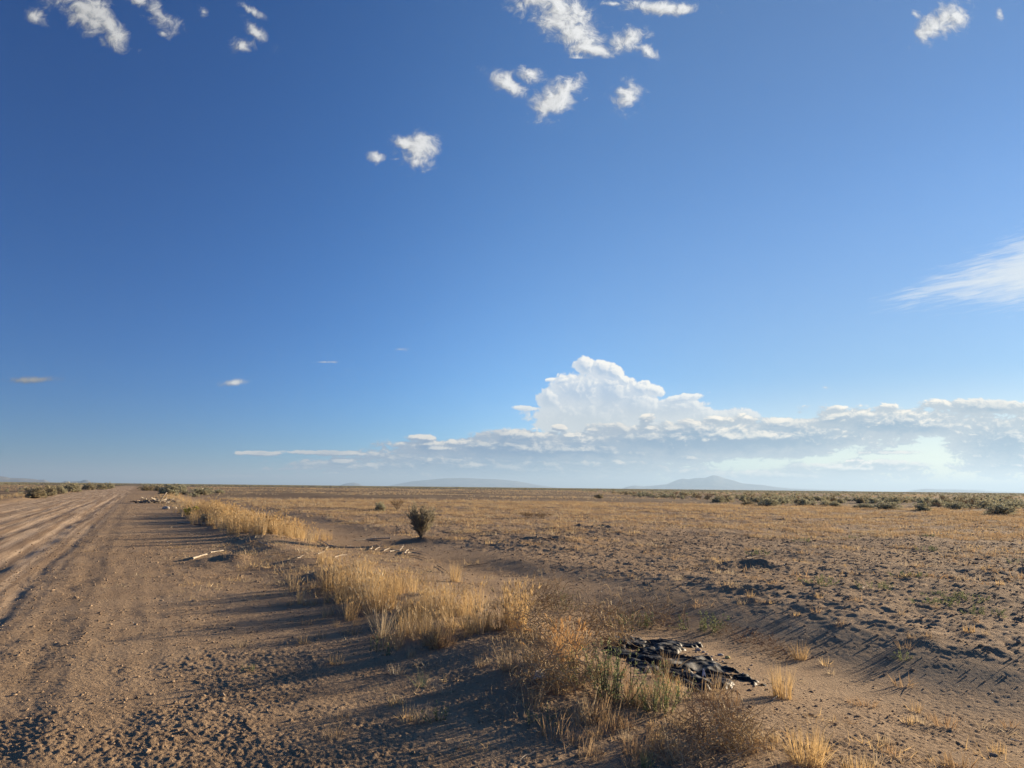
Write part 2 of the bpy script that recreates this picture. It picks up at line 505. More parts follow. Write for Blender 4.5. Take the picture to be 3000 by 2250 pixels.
def mesh_np(name, verts, faces, mats, smooth=False, mat_idx=None):
    """verts (n,3); faces: (m,3) or (m,4) int array, or list of such arrays"""
    me = bpy.data.meshes.new(name)
    fl = faces if isinstance(faces, list) else [faces]
    fl = [np.asarray(f, dtype=np.int32) for f in fl if len(f)]
    verts = np.asarray(verts, dtype=np.float32)
    nl = sum(f.size for f in fl)
    nf = sum(len(f) for f in fl)
    me.vertices.add(len(verts))
    me.vertices.foreach_set('co', verts.ravel())
    me.loops.add(nl)
    me.loops.foreach_set('vertex_index', np.concatenate([f.ravel() for f in fl]))
    me.polygons.add(nf)
    sizes = np.concatenate([np.full(len(f), f.shape[1], dtype=np.int32) for f in fl])
    starts = np.concatenate([[0], np.cumsum(sizes)[:-1]]).astype(np.int32)
    me.polygons.foreach_set('loop_start', starts)
    me.polygons.foreach_set('loop_total', sizes)
    me.polygons.foreach_set('use_smooth', np.full(nf, smooth, dtype=bool))
    if mat_idx is not None:
        me.polygons.foreach_set('material_index', np.asarray(mat_idx, dtype=np.int32))
    for m in (mats if isinstance(mats, (list, tuple)) else [mats]):
        me.materials.append(m)
    me.update(calc_edges=True)
    return me


def obj(name, me, parent=None, loc=None):
    o = bpy.data.objects.new(name, me)
    COL.objects.link(o)
    if parent: o.parent = parent
    if loc is not None: o.location = loc
    return o


def material(name, rough=0.9, spec=0.2):
    m = bpy.data.materials.new(name)
    m.use_nodes = True
    p = m.node_tree.nodes['Principled BSDF']
    p.inputs['Roughness'].default_value = rough
    p.inputs['Specular IOR Level'].default_value = spec
    return m, G(m.node_tree), p


# ------------------------------------------------------------------ materials
def mat_ground(name):
    m, q, p = material(name, 1.0, 0.1)
    geo = q.n.new('ShaderNodeNewGeometry')
    P = geo.outputs['Position']
    s = q.vm('DOT_PRODUCT', P, (RC, RS, 0))
    t = q.vm('DOT_PRODUCT', P, (-RS, RC, 0))
    ST = q.comb(s, t, 0)
    dist = q.vm('LENGTH', P)
    n0 = q.noise(P, 0.35, 4, .6)
    n1 = q.noise(P, 3.0, 5, .6)
    n2 = q.noise(P, 28.0, 4, .65)
    n3 = q.noise(P, 140.0, 2, .6)
    c = q.mix(q.mr(n0, .3, .7), (.300, .208, .124), (.375, .270, .168))
    c = q.mix(q.mr(n1, .35, .75, 0, .55), c, (.225, .150, .088))
    c = q.mix(q.mr(n2, .45, .75, 0, .55), c, (.420, .308, .198))
    c = q.mix(q.mr(n3, .60, .80, 0, .55), c, (.420, .340, .250))
    c = q.mix(q.mr(n3, .40, .20, 0, .45), c, (.110, .078, .055))
    # worn road surface: paler and pinker, streaked along the wheel tracks
    road = q.m('MULTIPLY', q.mr(s, -9.4, -8.6), q.mr(s, -.6, -2.2))
    sn = q.noise(q.vm('MULTIPLY', ST, (3.4, .06, 1)), 1.0, 5, .65)
    rc = q.mix(q.mr(sn, .40, .62), (.285, .195, .120), (.600, .450, .300))
    rc = q.mix(q.mr(n2, .45, .75, 0, .35), rc, (.33, .26, .20))
    c = q.mix(q.m('MULTIPLY', road, .80), c, rc)
    # dry plain: litter and thin straw cover with distance, in long patches
    pl = q.m('MAXIMUM', q.mr(s, 7.0, 9.5), q.mr(s, -10.0, -11.5))
    pn = q.noise(P, .045, 5, .6)
    pn2 = q.noise(P, .9, 5, .7)
    straw = q.mix(q.mr(pn, .38, .64), (.155, .113, .076), (.280, .212, .130))
    straw = q.mix(q.mr(pn2, .45, .60, 0, .75), straw, (.105, .075, .050))
    cover = q.m('MULTIPLY', pl, q.mr(dist, 22, 110, .08, 1.0))
    c = q.mix(cover, c, straw)
    far = q.mr(dist, 280, 700)
    fn = q.noise(P, .012, 4, .6)
    c = q.mix(q.m('MULTIPLY', far, q.mr(fn, .40, .55)), c, (.095, .092, .055))
    q.l.new(c, p.inputs['Base Color'])
    b = q.n.new('ShaderNodeBump')
    b.inputs['Strength'].default_value = 1.0
    b.inputs['Distance'].default_value = 0.05
    near = q.mr(dist, 6, 22, 1, 0)
    hb = q.m('ADD', q.m('MULTIPLY', q.noise(P, 22.0, 5, .7), q.m('MULTIPLY_ADD', near, -.35, .95)), q.m('MULTIPLY', q.noise(P, 95.0, 3, .6), .18))
    hb = q.m('ADD', hb, q.m('MULTIPLY', q.noise(P, 3.5, 3, .6), q.mr(dist, 20, 60, 0, 2.2)))
    q.l.new(hb, b.inputs['Height'])
    q.l.new(b.outputs[0], p.inputs['Normal'])
    return m


def mat_leafy(name, c1, c2, c3=None, trans=0.4, rough=.8):
    """thin dry or green plant matter: colour differs from blade to blade, some light comes through"""
    m = bpy.data.materials.new(name)
    m.use_nodes = True
    q = G(m.node_tree)
    q.n.clear()
    out = q.n.new('ShaderNodeOutputMaterial')
    geo = q.n.new('ShaderNodeNewGeometry')
    oi = q.n.new('ShaderNodeObjectInfo')
    c = q.mix(geo.outputs['Random Per Island'], c1, c2)
    if c3:
        c = q.mix(q.m('MULTIPLY', q.mr(oi.outputs['Random'], .35, .9), .8), c, c3)
    d = q.n.new('ShaderNodeBsdfDiffuse')
    tr = q.n.new('ShaderNodeBsdfTranslucent')
    gl = q.n.new('ShaderNodeBsdfGlossy')
    gl.inputs['Roughness'].default_value = .45
    gl.inputs['Color'].default_value = (.5, .45, .35, 1)
    q.l.new(c, d.inputs[0])
    q.l.new(q.vm('SCALE', c, 1.1), tr.inputs[0])
    mx = q.n.new('ShaderNodeMixShader')
    mx.inputs[0].default_value = trans
    q.l.new(d.outputs[0], mx.inputs[1])
    q.l.new(tr.outputs[0], mx.inputs[2])
    mx2 = q.n.new('ShaderNodeMixShader')
    mx2.inputs[0].default_value = .05
    q.l.new(mx.outputs[0], mx2.inputs[1])
    q.l.new(gl.outputs[0], mx2.inputs[2])
    q.l.new(mx2.outputs[0], out.inputs[0])
    return m


def mat_wood(name, c1, c2, scale=30):
    m, q, p = material(name, .8, .25)
    tcn = q.n.new('ShaderNodeTexCoord')
    v = q.vm('MULTIPLY', tcn.outputs['Object'], (1, 1, 1))
    n = q.noise(v, scale, 5, .65)
    c = q.mix(q.mr(n, .35, .7), c1, c2)
    q.l.new(c, p.inputs['Base Color'])
    b = q.n.new('ShaderNodeBump')
    b.inputs['Strength'].default_value = .5
    b.inputs['Distance'].default_value = .01
    q.l.new(n, b.inputs['Height'])
    q.l.new(b.outputs[0], p.inputs['Normal'])
    return m


M_GROUND = mat_ground('desert soil')
M_STRAW = mat_leafy('golden straw', (.48, .33, .145), (.65, .48, .25), (.38, .26, .13), .42)
M_PALE = mat_leafy('bleached straw', (.40, .31, .19), (.58, .48, .32), (.32, .23, .13), .35)
M_RUST = mat_leafy('rusty stubble', (.30, .19, .10), (.50, .35, .20), (.37, .27, .16), .33)
M_ORANGE = mat_leafy('orange feather grass', (.48, .27, .11), (.58, .38, .17), None, .4)
M_GREEN = mat_leafy('saltbush leaf', (.150, .185, .080), (.270, .300, .150), None, .3)
M_SAGE = mat_leafy('sagebrush leaf', (.300, .295, .185), (.480, .465, .330), (.30, .25, .15), .34)
M_WSAGE = mat_leafy('weathered sage leaf', (.24, .20, .13), (.42, .38, .27), (.22, .17, .11), .3)
M_YELLOW = mat_leafy('rabbitbrush flower', (.50, .44, .08), (.34, .34, .09), None, .3)
M_BROWNB = mat_leafy('bare brown twig spray', (.20, .13, .075), (.33, .24, .14), None, .15)
M_TWIG = mat_wood('dark twig', (.085, .060, .042), (.170, .125, .090))
M_BARK = mat_wood('sagebrush bark', (.120, .095, .072), (.235, .190, .145))
M_BONE = mat_wood('bleached wood', (.25, .21, .16), (.50, .43, .33))
M_CURL = mat_leafy('curled dry stem', (.34, .24, .13), (.55, .42, .25), None, .15)

# ------------------------------------------------------------------ ground and road
def build_ground():
    th = [-180, -165, -150, -135, -120, -110, -100, -92, -85, -78, -72, -66, -61, -57, -53, -50, -48, -46, -44.5, -43]
    th = th + list(np.arange(-42, 42.01, 0.092)) + [-v for v in th[::-1]]
    th = np.radians(np.array(th))
    rr = [0.02, .5, 1, 1.5, 2.0, 2.4, 2.7, 2.9]
    r = 3.0
    while r < 60000:
        rr.append(r)
        if r < 9: k = 0.0036
        elif r < 26: k = 0.0052
        elif r < 60: k = 0.012
        elif r < 200: k = 0.03
        elif r < 1000: k = .08
        else: k = .35
        r *= 1 + k
    rr.append(60000.0)
    rr = np.array(rr)
    TH, RR = np.meshgrid(th, rr)
    X, Y = RR * np.sin(TH), RR * np.cos(TH)
    Z = H(X, Y)
    n, m = X.shape
    vid = np.arange(n * m).reshape(n, m)
    q = np.stack([vid[:-1, :-1], vid[:-1, 1:], vid[1:, 1:], vid[1:, :-1]], -1)[..., ::-1]
    cx = (X[:-1, :-1] + X[1:, 1:]) / 2
    cyy = (Y[:-1, :-1] + Y[1:, 1:]) / 2
    s, t = to_st(cx, cyy)
    edge = 1.3 + .5 * gn(t / 2.0, t * 0, 40)
    led = -9.6 + .4 * gn(t / 3.0, t * 0, 41)
    isroad = (s > led) & (s < edge) & (t > -40) & (t < 420)
    V = np.stack([X, Y, Z], -1).reshape(-1, 3)
    for nm, msk, lab, cat in (('ground', ~isroad, 'dry brown desert plain with clods and scattered stubble reaching the horizon', 'ground'),
                              ('dirt_road', isroad, 'wide rutted dirt road with pale wheel tracks running away to the left', 'road')):
        f = q[msk]
        used, inv = np.unique(f, return_inverse=True)
        me = mesh_np(nm, V[used], inv.reshape(f.shape), M_GROUND, smooth=True)
        tag(obj(nm, me), lab, cat, kind='structure')


build_ground()

# ------------------------------------------------------------------ mountains
def mat_rock():
    m, q, p = material('far hillside', 1.0, .0)
    geo = q.n.new('ShaderNodeNewGeometry')
    n = q.noise(geo.outputs['Position'], .0016, 5, .6)
    q.l.new(q.mix(q.mr(n, .35, .65), (.19, .18, .16), (.27, .24, .20)), p.inputs['Base Color'])
    return m


M_ROCK = mat_rock()


def mountain(name, label, prof, D, depth):
    """a ridge at D metres whose crest has the measured heights; slopes fall off in front and behind with gullies"""
    pts = []
    for (px, py) in prof:
        d = ray(px, py)
        k = D / math.hypot(d.x, d.y)
        pts.append((math.atan2(d.x, d.y), CAM_H + d.z * k))
    az = np.array([p[0] for p in pts])
    hh = np.array([p[1] for p in pts])
    A = np.linspace(az[0], az[-1], 180)
    hc = np.interp(A, az, hh)
    hc = np.maximum(hc, 0)
    Q = np.linspace(-1, 1, 41)
    AA, QQ = np.meshgrid(A, Q)
    HC = np.interp(AA, A, hc)
    RRR = D + QQ * depth
    X, Y = np.sin(AA) * RRR, np.cos(AA) * RRR
    base = HC * (1 - np.abs(QQ) ** 0.9)
    sc = depth * .5
    rid = np.abs(gn(X / sc, Y / sc, 50)) + .5 * np.abs(gn(X / sc * 2.3, Y / sc * 2.3, 51)) + .25 * np.abs(gn(X / sc * 5, Y / sc * 5, 52))
    Z = base * (1 - .75 * rid * np.abs(QQ) ** .5) - 0.9 * np.abs(QQ)
    n, m = X.shape
    vid = np.arange(n * m).reshape(n, m)
    q = np.stack([vid[:-1, :-1], vid[:-1, 1:], vid[1:, 1:], vid[1:, :-1]], -1).reshape(-1, 4)[:, ::-1]
    me = mesh_np(name, np.stack([X, Y, Z], -1).reshape(-1, 3), q, M_ROCK, smooth=True)
    return tag(obj(name, me), label, 'mountain', kind='structure')


mountain('mountain', 'tall hazy blue mountain with a rounded peak on the horizon under the clouds',
         [(1820, 1434), (1832, 1427), (1860, 1422), (1887, 1425), (1952, 1419), (1984, 1406), (2001, 1402), (2017, 1404), (2039, 1400), (2066, 1400), (2087, 1392), (2104, 1394), (2125, 1402), (2147, 1407), (2175, 1416), (2234, 1421), (2275, 1427), (2315, 1431), (2397, 1435), (2480, 1438)], 26000, 2600)
mountain('mountain', 'long low blue mountain range beneath the left part of the cloud bank',
         [(1135, 1424), (1155, 1420), (1202, 1411), (1250, 1406), (1305, 1401), (1360, 1400), (1403, 1402), (1460, 1404), (1511, 1409), (1550, 1416), (1577, 1421), (1640, 1430)], 28000, 2600)
mountain('mountain', 'low flat blue mesa on the horizon at the right edge',
         [(2610, 1443), (2646, 1441), (2690, 1434), (2711, 1432), (2760, 1434), (2804, 1434), (2863, 1436), (2912, 1440), (3000, 1443), (3100, 1447)], 27000, 2400)
mountain('mountain', 'dark blue ridge on the horizon at the left edge beyond the road',
         [(-300, 1396), (-120, 1391), (-40, 1393), (0, 1395), (16, 1397), (30, 1400), (68, 1401), (95, 1403), (117, 1406), (130, 1405), (139, 1409), (150, 1414)], 15000, 1500)
mountain('mountain', 'small blue butte with two bumps left of the road end',
         [(180, 1413), (194, 1409), (205, 1411), (236, 1410), (243, 1407), (252, 1406), (258, 1407), (266, 1412), (300, 1414)], 15000, 700)
mountain('mountain', 'tiny blue hill between the road and the long mountain range',
         [(995, 1424), (1003, 1419), (1020, 1415), (1037, 1414), (1050, 1417), (1062, 1423)], 22000, 700)

# ------------------------------------------------------------------ haze
def build_haze():
    a, z0, z1 = 62000.0, -2.0, 620.0
    v = [(x, y, z) for z in (z0, z1) for (x, y) in ((-a, -a), (a, -a), (a, a), (-a, a))]
    f = [(0, 3, 2, 1), (4, 5, 6, 7), (0, 1, 5, 4), (1, 2, 6, 5), (2, 3, 7, 6), (3, 0, 4, 7)]
    m = bpy.data.materials.new('haze')
    m.use_nodes = True
    nt = m.node_tree
    nt.nodes.clear()
    o = nt.nodes.new('ShaderNodeOutputMaterial')
    pv = nt.nodes.new('ShaderNodeVolumePrincipled')
    pv.inputs['Color'].default_value = (.35, .51, .72, 1)
    pv.inputs['Density'].default_value = 6.0e-5
    pv.inputs['Anisotropy'].default_value = 0.25
    nt.links.new(pv.outputs[0], o.inputs['Volume'])
    tag(obj('haze', mesh_np('haze', v, np.array(f), m)), 'thin pale haze over the whole plain', 'haze', kind='stuff')


build_haze()

# ------------------------------------------------------------------ plant and twig builders (numpy triangles and quads)
class MB:
    def __init__(self):
        self.v, self.q, self.t, self.mq, self.mt, self.n = [], [], [], [], [], 0

    def add(self, v, q=(), t=(), m=0):
        v = np.asarray(v, dtype=np.float64).reshape(-1, 3)
        self.v.append(v)
        if len(q):
            self.q.append(np.asarray(q) + self.n)
            self.mq += [m] * len(q)
        if len(t):
            self.t.append(np.asarray(t) + self.n)
            self.mt += [m] * len(t)
        self.n += len(v)

    def mesh(self, name, mats, smooth=False):
        fl, mi = [], []
        if self.q:
            fl.append(np.concatenate(self.q))
            mi += self.mq
        if self.t:
            fl.append(np.concatenate(self.t))
            mi += self.mt
        return mesh_np(name, np.concatenate(self.v), fl, mats, smooth, mi)

    def blade(self, p, d, L, w, droop, side, segs=3, m=0):
        """a tapering grass blade that starts at p along d and bends down by droop"""
        p = np.array(p, float)
        d = np.array(d, float)
        vs = []
        for i in range(segs + 1):
            f = i / segs
            ww = w * (1 - f) ** .7 * .5
            if i == segs:
                vs.append(p.copy())
            else:
                vs.append(p - side * ww)
                vs.append(p + side * ww)
            p = p + d * (L / segs)
            d = d + np.array((d[0] * .25, d[1] * .25, -1.0)) * droop / segs
            d = d / np.linalg.norm(d)
        q = [(2 * i, 2 * i + 1, 2 * i + 3, 2 * i + 2) for i in range(segs - 1)]
        k = 2 * (segs - 1)
        self.add(vs, q, [(k, k + 1, k + 2)], m)

    def tube(self, pts, r0, r1, sides=5, m=0, cap=True):
        pts = np.asarray(pts, float)
        n = len(pts)
        vs = []
        ref = np.array((0.13, 0.21, 0.97))
        for i in range(n):
            d = pts[min(i + 1, n - 1)] - pts[max(i - 1, 0)]
            d = d / (np.linalg.norm(d) + 1e-9)
            a = np.cross(d, ref)
            if np.linalg.norm(a) < .1: a = np.cross(d, (1, 0, 0))
            a = a / np.linalg.norm(a)
            b = np.cross(d, a)
            r = r0 + (r1 - r0) * i / (n - 1)
            if hasattr(r0, '__len__'): r = r0[i]
            for k in range(sides):
                t = 2 * np.pi * k / sides
                vs.append(pts[i] + (a * np.cos(t) + b * np.sin(t)) * r)
        q = [(i * sides + k, i * sides + (k + 1) % sides, (i + 1) * sides + (k + 1) % sides, (i + 1) * sides + k) for i in range(n - 1) for k in range(sides)]
        t = []
        if cap:
            for base in (0, (n - 1) * sides):
                t += [(base, base + k, base + k + 1) for k in range(1, sides - 1)]
        self.add(vs, q, t, m)

    def needle(self, p, d, L, w, side, m=0):
        p, d = np.array(p), np.array(d)
        mid = p + d * L * .5
        self.add([p, mid + side * w * .5, p + d * L, mid - side * w * .5], [(0, 1, 2, 3)], (), m)


def rdir(zmin=-.2, zmax=1):
    a = rng.uniform(0, 2 * np.pi)
    z = rng.uniform(zmin, zmax)
    r = math.sqrt(max(0, 1 - z * z))
    return np.array((r * math.cos(a), r * math.sin(a), z))


def rside(d):
    v = np.cross(d, rdir(-1, 1))
    return v / (np.linalg.norm(v) + 1e-9)


def tuft(n=40, h=.3, spread=.05, lean=.35, w=.006, droop=.5, segs=3, mat=None, heads=0.0, name='grass', hvar=.45):
    b = MB()
    for i in range(n):
        a = rng.uniform(0, 2 * np.pi)
        rr = spread * math.sqrt(rng.random())
        p = (rr * math.cos(a), rr * math.sin(a), -.01)
        a2 = a + rng.normal(0, .8)
        ln = abs(rng.normal(0, lean))
        d = np.array((math.cos(a2) * math.sin(ln), math.sin(a2) * math.sin(ln), math.cos(ln)))
        L = h * (1 - hvar * rng.random())
        b.blade(p, d, L, w * rng.uniform(.6, 1.3), droop * rng.uniform(.2, 1.4), rside(d), segs)
        if rng.random() < heads:                       # a feathery seed head at the end of a stalk
            e = np.array(p) + d * L * .92
            for _ in range(4):
                dd = d + rdir(-1, 1) * .35
                b.blade(e, dd / np.linalg.norm(dd), h * .14, w * 1.6, .6, rside(dd), 2)
    return b.mesh(name, mat)


def stubble(n=16, h=.07, spread=.10, mat=None, w=.006, name='stubble'):
    b = MB()
    for i in range(n):
        a, rr = rng.uniform(0, 6.28), spread * math.sqrt(rng.random())
        p = (rr * math.cos(a), rr * math.sin(a), -.01)
        d = rdir(.15, 1)
        b.blade(p, d, h * rng.uniform(.5, 1.3), w * rng.uniform(.7, 1.5), rng.uniform(-.3, .8), rside(d), 2)
    return b.mesh(name, mat)


def weed(n=14, h=.3, mats=None, name='weed', leaf=.022, spread=.05, lean=.5, dens=26):
    """upright stems set with small leaves all the way up; leaves and stems as two meshes"""
    L, S = MB(), MB()
    for i in range(n):
        a = rng.uniform(0, 6.28)
        p = np.array((spread * rng.random() * math.cos(a), spread * rng.random() * math.sin(a), -.01))
        ln = abs(rng.normal(0, lean))
        d = np.array((math.cos(a) * math.sin(ln), math.sin(a) * math.sin(ln), math.cos(ln)))
        hh = h * rng.uniform(.55, 1.1)
        pts = [p]
        for k in range(5):
            d = d + rdir(-1, 1) * .16 + np.array((0, 0, .10))
            d = d / np.linalg.norm(d)
            pts.append(pts[-1] + d * hh / 5)
        S.tube(pts, h * .010, h * .004, 3, cap=False)
        for j in range(dens):
            f = rng.uniform(.15, 1)
            k = min(int(f * 5), 4)
            pp = pts[k] + (pts[k + 1] - pts[k]) * (f * 5 - k)
            dd = (pts[k + 1] - pts[k]) / (hh / 5) * .7 + rdir(-1, 1) * .8
            dd = dd / np.linalg.norm(dd)
            L.needle(pp, dd, leaf * rng.uniform(.6, 1.4), leaf * .42, rside(dd))
    return L.mesh(name + ' leaves', mats[0]), S.mesh(name + ' stems', mats[1])


def sage(stems=9, subs=6, tips=16, needles=5, flare=.9, leafw=.016, leafl=.055, mats=None, seedv=0, low=False, stemr=.020, name='sagebrush', bare=.35):
    """a shrub of unit height: forked woody stems that fan out of one short trunk, each carrying sprays of small grey leaves"""
    F, W = MB(), MB()
    if not low:
        W.tube([(0, 0, -.06), (.01, 0, .05), (-.01, .01, .12)], stemr * 2.6, stemr * 1.6, 6)
    for i in range(stems):
        a = 2 * np.pi * i / stems + rng.normal(0, .35)
        ln = flare * math.sqrt(rng.random()) * .85
        d = np.array((math.cos(a) * math.sin(ln), math.sin(a) * math.sin(ln), math.cos(ln)))
        p = np.array((rng.normal(0, .012), rng.normal(0, .012), .05))
        L = rng.uniform(.62, .92) * (1 - .15 * ln)
        pts = [p]
        for k in range(5):
            d = d + rdir(-1, 1) * .17 + np.array((0, 0, .13))
            d = d / np.linalg.norm(d)
            pts.append(pts[-1] + d * L / 5)
        if not low:
            W.tube(pts, stemr, stemr * .3, 4, cap=False)
        for j in range(subs):
            f = rng.uniform(bare, 1.0)
            k = min(int(f * 5), 4)
            q0 = pts[k] + (pts[k + 1] - pts[k]) * (f * 5 - k)
            d2 = (pts[k + 1] - pts[k])
            d2 = d2 / np.linalg.norm(d2) + rdir(-.5, 1) * .65
            d2 = d2 / np.linalg.norm(d2)
            L2 = rng.uniform(.12, .30)
            q1 = q0 + d2 * L2
            if not low:
                W.tube([q0, (q0 + q1) / 2 + rdir() * .01, q1], stemr * .35, stemr * .14, 3, cap=False)
            for u in range(tips):
                g0 = q0 + (q1 - q0) * rng.uniform(.15, 1.0)
                d3 = d2 * .9 + rdir(-.3, 1) * .7
                d3 = d3 / np.linalg.norm(d3)
                for w_ in range(needles):
                    d4 = d3 + rdir(-1, 1) * .45
                    d4 = d4 / np.linalg.norm(d4)
                    F.needle(g0 + d3 * .02 * w_, d4, leafl * rng.uniform(.6, 1.35), leafw * rng.uniform(.7, 1.3), rside(d4))
    return (F.mesh(name + ' foliage', mats[0]), None if low else W.mesh(name + ' branches', mats[1]), F, W)


def mound(cl=60, needles=14, leafw=.03, leafl=.09, seedv=0, name='sagebrush'):
    """a low rounded shrub of unit height whose sprays reach down to the soil, with an uneven top"""
    F, W = MB(), MB()
    lob = [(rng.normal(0, .22), rng.normal(0, .22), rng.uniform(.62, 1.0)) for _ in range(4)]
    for i in range(cl):
        lx, ly, lh = lob[rng.integers(0, 4)]
        d = rdir(-.05, 1)
        rr = rng.uniform(.55, 1.0)
        c = np.array((lx + d[0] * .34 * rr, ly + d[1] * .34 * rr, max(.05, lh * (.08 + .86 * d[2] * rr))))
        up = np.array((c[0] * .9, c[1] * .9, .75))
        up = up / np.linalg.norm(up)
        W.tube([(c[0] * .1, c[1] * .1, -.04), (c[0] * .6, c[1] * .6, c[2] * .45), c], .014, .005, 3, cap=False)
        for j in range(needles):
            d4 = up + rdir(-1, 1) * .75
            d4 = d4 / np.linalg.norm(d4)
            F.needle(c + rdir(-1, 1) * .05, d4, leafl * rng.uniform(.6, 1.4), leafw * rng.uniform(.7, 1.3), rside(d4))
    return F, W


def both(F, W, name, mats):
    b = MB()
    b.v, b.q, b.t, b.mq, b.mt, b.n = list(F.v), list(F.q), list(F.t), list(F.mq), list(F.mt), F.n
    if W.n:
        for q in W.q: b.q.append(q + F.n)
        for t in W.t: b.t.append(t + F.n)
        b.v += W.v
        b.mq += [1] * len(W.mq)
        b.mt += [1] * len(W.mt)
    return b.mesh(name, mats)


# ------------------------------------------------------------------ scattered stuff: one object of points that carry copies of a few source meshes
def scatter(name, variants, pts, rot, scl, label, cat, tilt=None):
    n = len(pts)
    src = bpy.data.collections.new(name + ' sources')
    for i, me in enumerate(variants):
        src.objects.link(bpy.data.objects.new('%s source %02d' % (name, i), me))
    me = bpy.data.meshes.new(name)
    me.vertices.add(n)
    me.vertices.foreach_set('co', np.asarray(pts, dtype=np.float32).ravel())
    rv = np.zeros((n, 3), dtype=np.float32)
    rv[:, 2] = rot
    if tilt is not None:
        rv[:, 0], rv[:, 1] = tilt[:, 0], tilt[:, 1]
    for an, data, ty, key in (('rot', rv, 'FLOAT_VECTOR', 'vector'), ('scl', np.asarray(scl, dtype=np.float32), 'FLOAT_VECTOR', 'vector'),
                              ('idx', rng.integers(0, len(variants), n).astype(np.int32), 'INT', 'value')):
        at = me.attributes.new(an, ty, 'POINT')
        at.data.foreach_set(key, data.ravel())
    o = obj(name, me)
    ng = bpy.data.node_groups.new(name + ' nodes', 'GeometryNodeTree')
    ng.interface.new_socket('Geometry', in_out='INPUT', socket_type='NodeSocketGeometry')
    ng.interface.new_socket('Geometry', in_out='OUTPUT', socket_type='NodeSocketGeometry')
    N, L = ng.nodes, ng.links
    gi, go = N.new('NodeGroupInput'), N.new('NodeGroupOutput')
    ip = N.new('GeometryNodeInstanceOnPoints')
    ci = N.new('GeometryNodeCollectionInfo')
    ci.inputs['Collection'].default_value = src
    ci.inputs['Separate Children'].default_value = True
    ci.inputs['Reset Children'].default_value = True

    def attr(nm, ty):
        a = N.new('GeometryNodeInputNamedAttribute')
        a.data_type = ty
        a.inputs['Name'].default_value = nm
        return a.outputs['Attribute']
    L.new(gi.outputs[0], ip.inputs['Points'])
    L.new(ci.outputs[0], ip.inputs['Instance'])
    ip.inputs['Pick Instance'].default_value = True
    L.new(attr('idx', 'INT'), ip.inputs['Instance Index'])
    e2r = N.new('FunctionNodeEulerToRotation')
    L.new(attr('rot', 'FLOAT_VECTOR'), e2r.inputs[0])
    L.new(e2r.outputs[0], ip.inputs['Rotation'])
    L.new(attr('scl', 'FLOAT_VECTOR'), ip.inputs['Scale'])
    L.new(ip.outputs[0], go.inputs[0])
    md = o.modifiers.new('scatter', 'NODES')
    md.node_group = ng
    return tag(o, label, cat, kind='stuff')


def spread_polar(n, r0, r1, a0=-46, a1=46, power=1.0):
    """random points in a wedge in front of the viewer; power 1 = even per area, smaller = denser near"""
    u = rng.random(n)
    e = 1 + power
    r = (r0 ** e + u * (r1 ** e - r0 ** e)) ** (1 / e)
    a = np.radians(rng.uniform(a0, a1, n))
    return r * np.sin(a), r * np.cos(a)


def scl3(s, hs=None):
    s = np.asarray(s)
    return np.stack([s, s, s if hs is None else hs], -1)


# ---- stones and crumbs of soil lying on the ground
def pebble(k):
    t = (1 + 5 ** .5) / 2
    v = np.array([(-1, t, 0), (1, t, 0), (-1, -t, 0), (1, -t, 0), (0, -1, t), (0, 1, t), (0, -1, -t), (0, 1, -t), (t, 0, -1), (t, 0, 1), (-t, 0, -1), (-t, 0, 1)], float)
    v /= np.linalg.norm(v[0])
    f = [(0, 11, 5), (0, 5, 1), (0, 1, 7), (0, 7, 10), (0, 10, 11), (1, 5, 9), (5, 11, 4), (11, 10, 2), (10, 7, 6), (7, 1, 8), (3, 9, 4), (3, 4, 2), (3, 2, 6), (3, 6, 8), (3, 8, 9), (4, 9, 5), (2, 4, 11), (6, 2, 10), (8, 6, 7), (9, 8, 1)]
    v = v * (1 + rng.uniform(-.28, .28, (12, 1))) * np.array((1, rng.uniform(.6, .95), rng.uniform(.45, .75)))
    return v, f


M_CRUMB, q_, p_ = material('soil crumb', 1.0, .1)
_oi = q_.n.new('ShaderNodeObjectInfo')
q_.l.new(q_.mix(_oi.outputs['Random'], (.215, .150, .092), (.385, .280, .178)), p_.inputs['Base Color'])
M_STONE, q_, p_ = material('pale stone', .85, .3)
_g = q_.n.new('ShaderNodeNewGeometry')
q_.l.new(q_.mix(q_.noise(_g.outputs['Position'], 40, 3, .6), (.34, .29, .23), (.52, .46, .38)), p_.inputs['Base Color'])

pv = []
for k in range(6):
    v, f = pebble(k)
    pv.append(mesh_np('crumb', v, np.array(f), M_STONE if k == 7 else M_CRUMB, smooth=False))
n = 60000
x, y = spread_polar(n, 2.6, 26, power=.5)
s, t = to_st(x, y)
keep = rng.random(n) < np.where((s > -8) & (s < -1.9), .25, np.where(np.abs(s - 6.6) < 1.2, .35, 1.0)) * (.35 + .65 * sstep(-.3, .3, gn(x / 1.3, y / 1.3, 60)))
x, y = x[keep], y[keep]
r = np.hypot(x, y)
sz = np.clip(rng.lognormal(-5.15, .50, len(x)), .002, .024) * (1 + r * .035)
z = H(x, y) + sz * .12
scatter('gravel', pv, np.stack([x, y, z], -1), rng.uniform(0, 6.28, len(x)), scl3(sz), 'crumbs of dry soil and small stones strewn over the shoulder and plain', 'gravel')

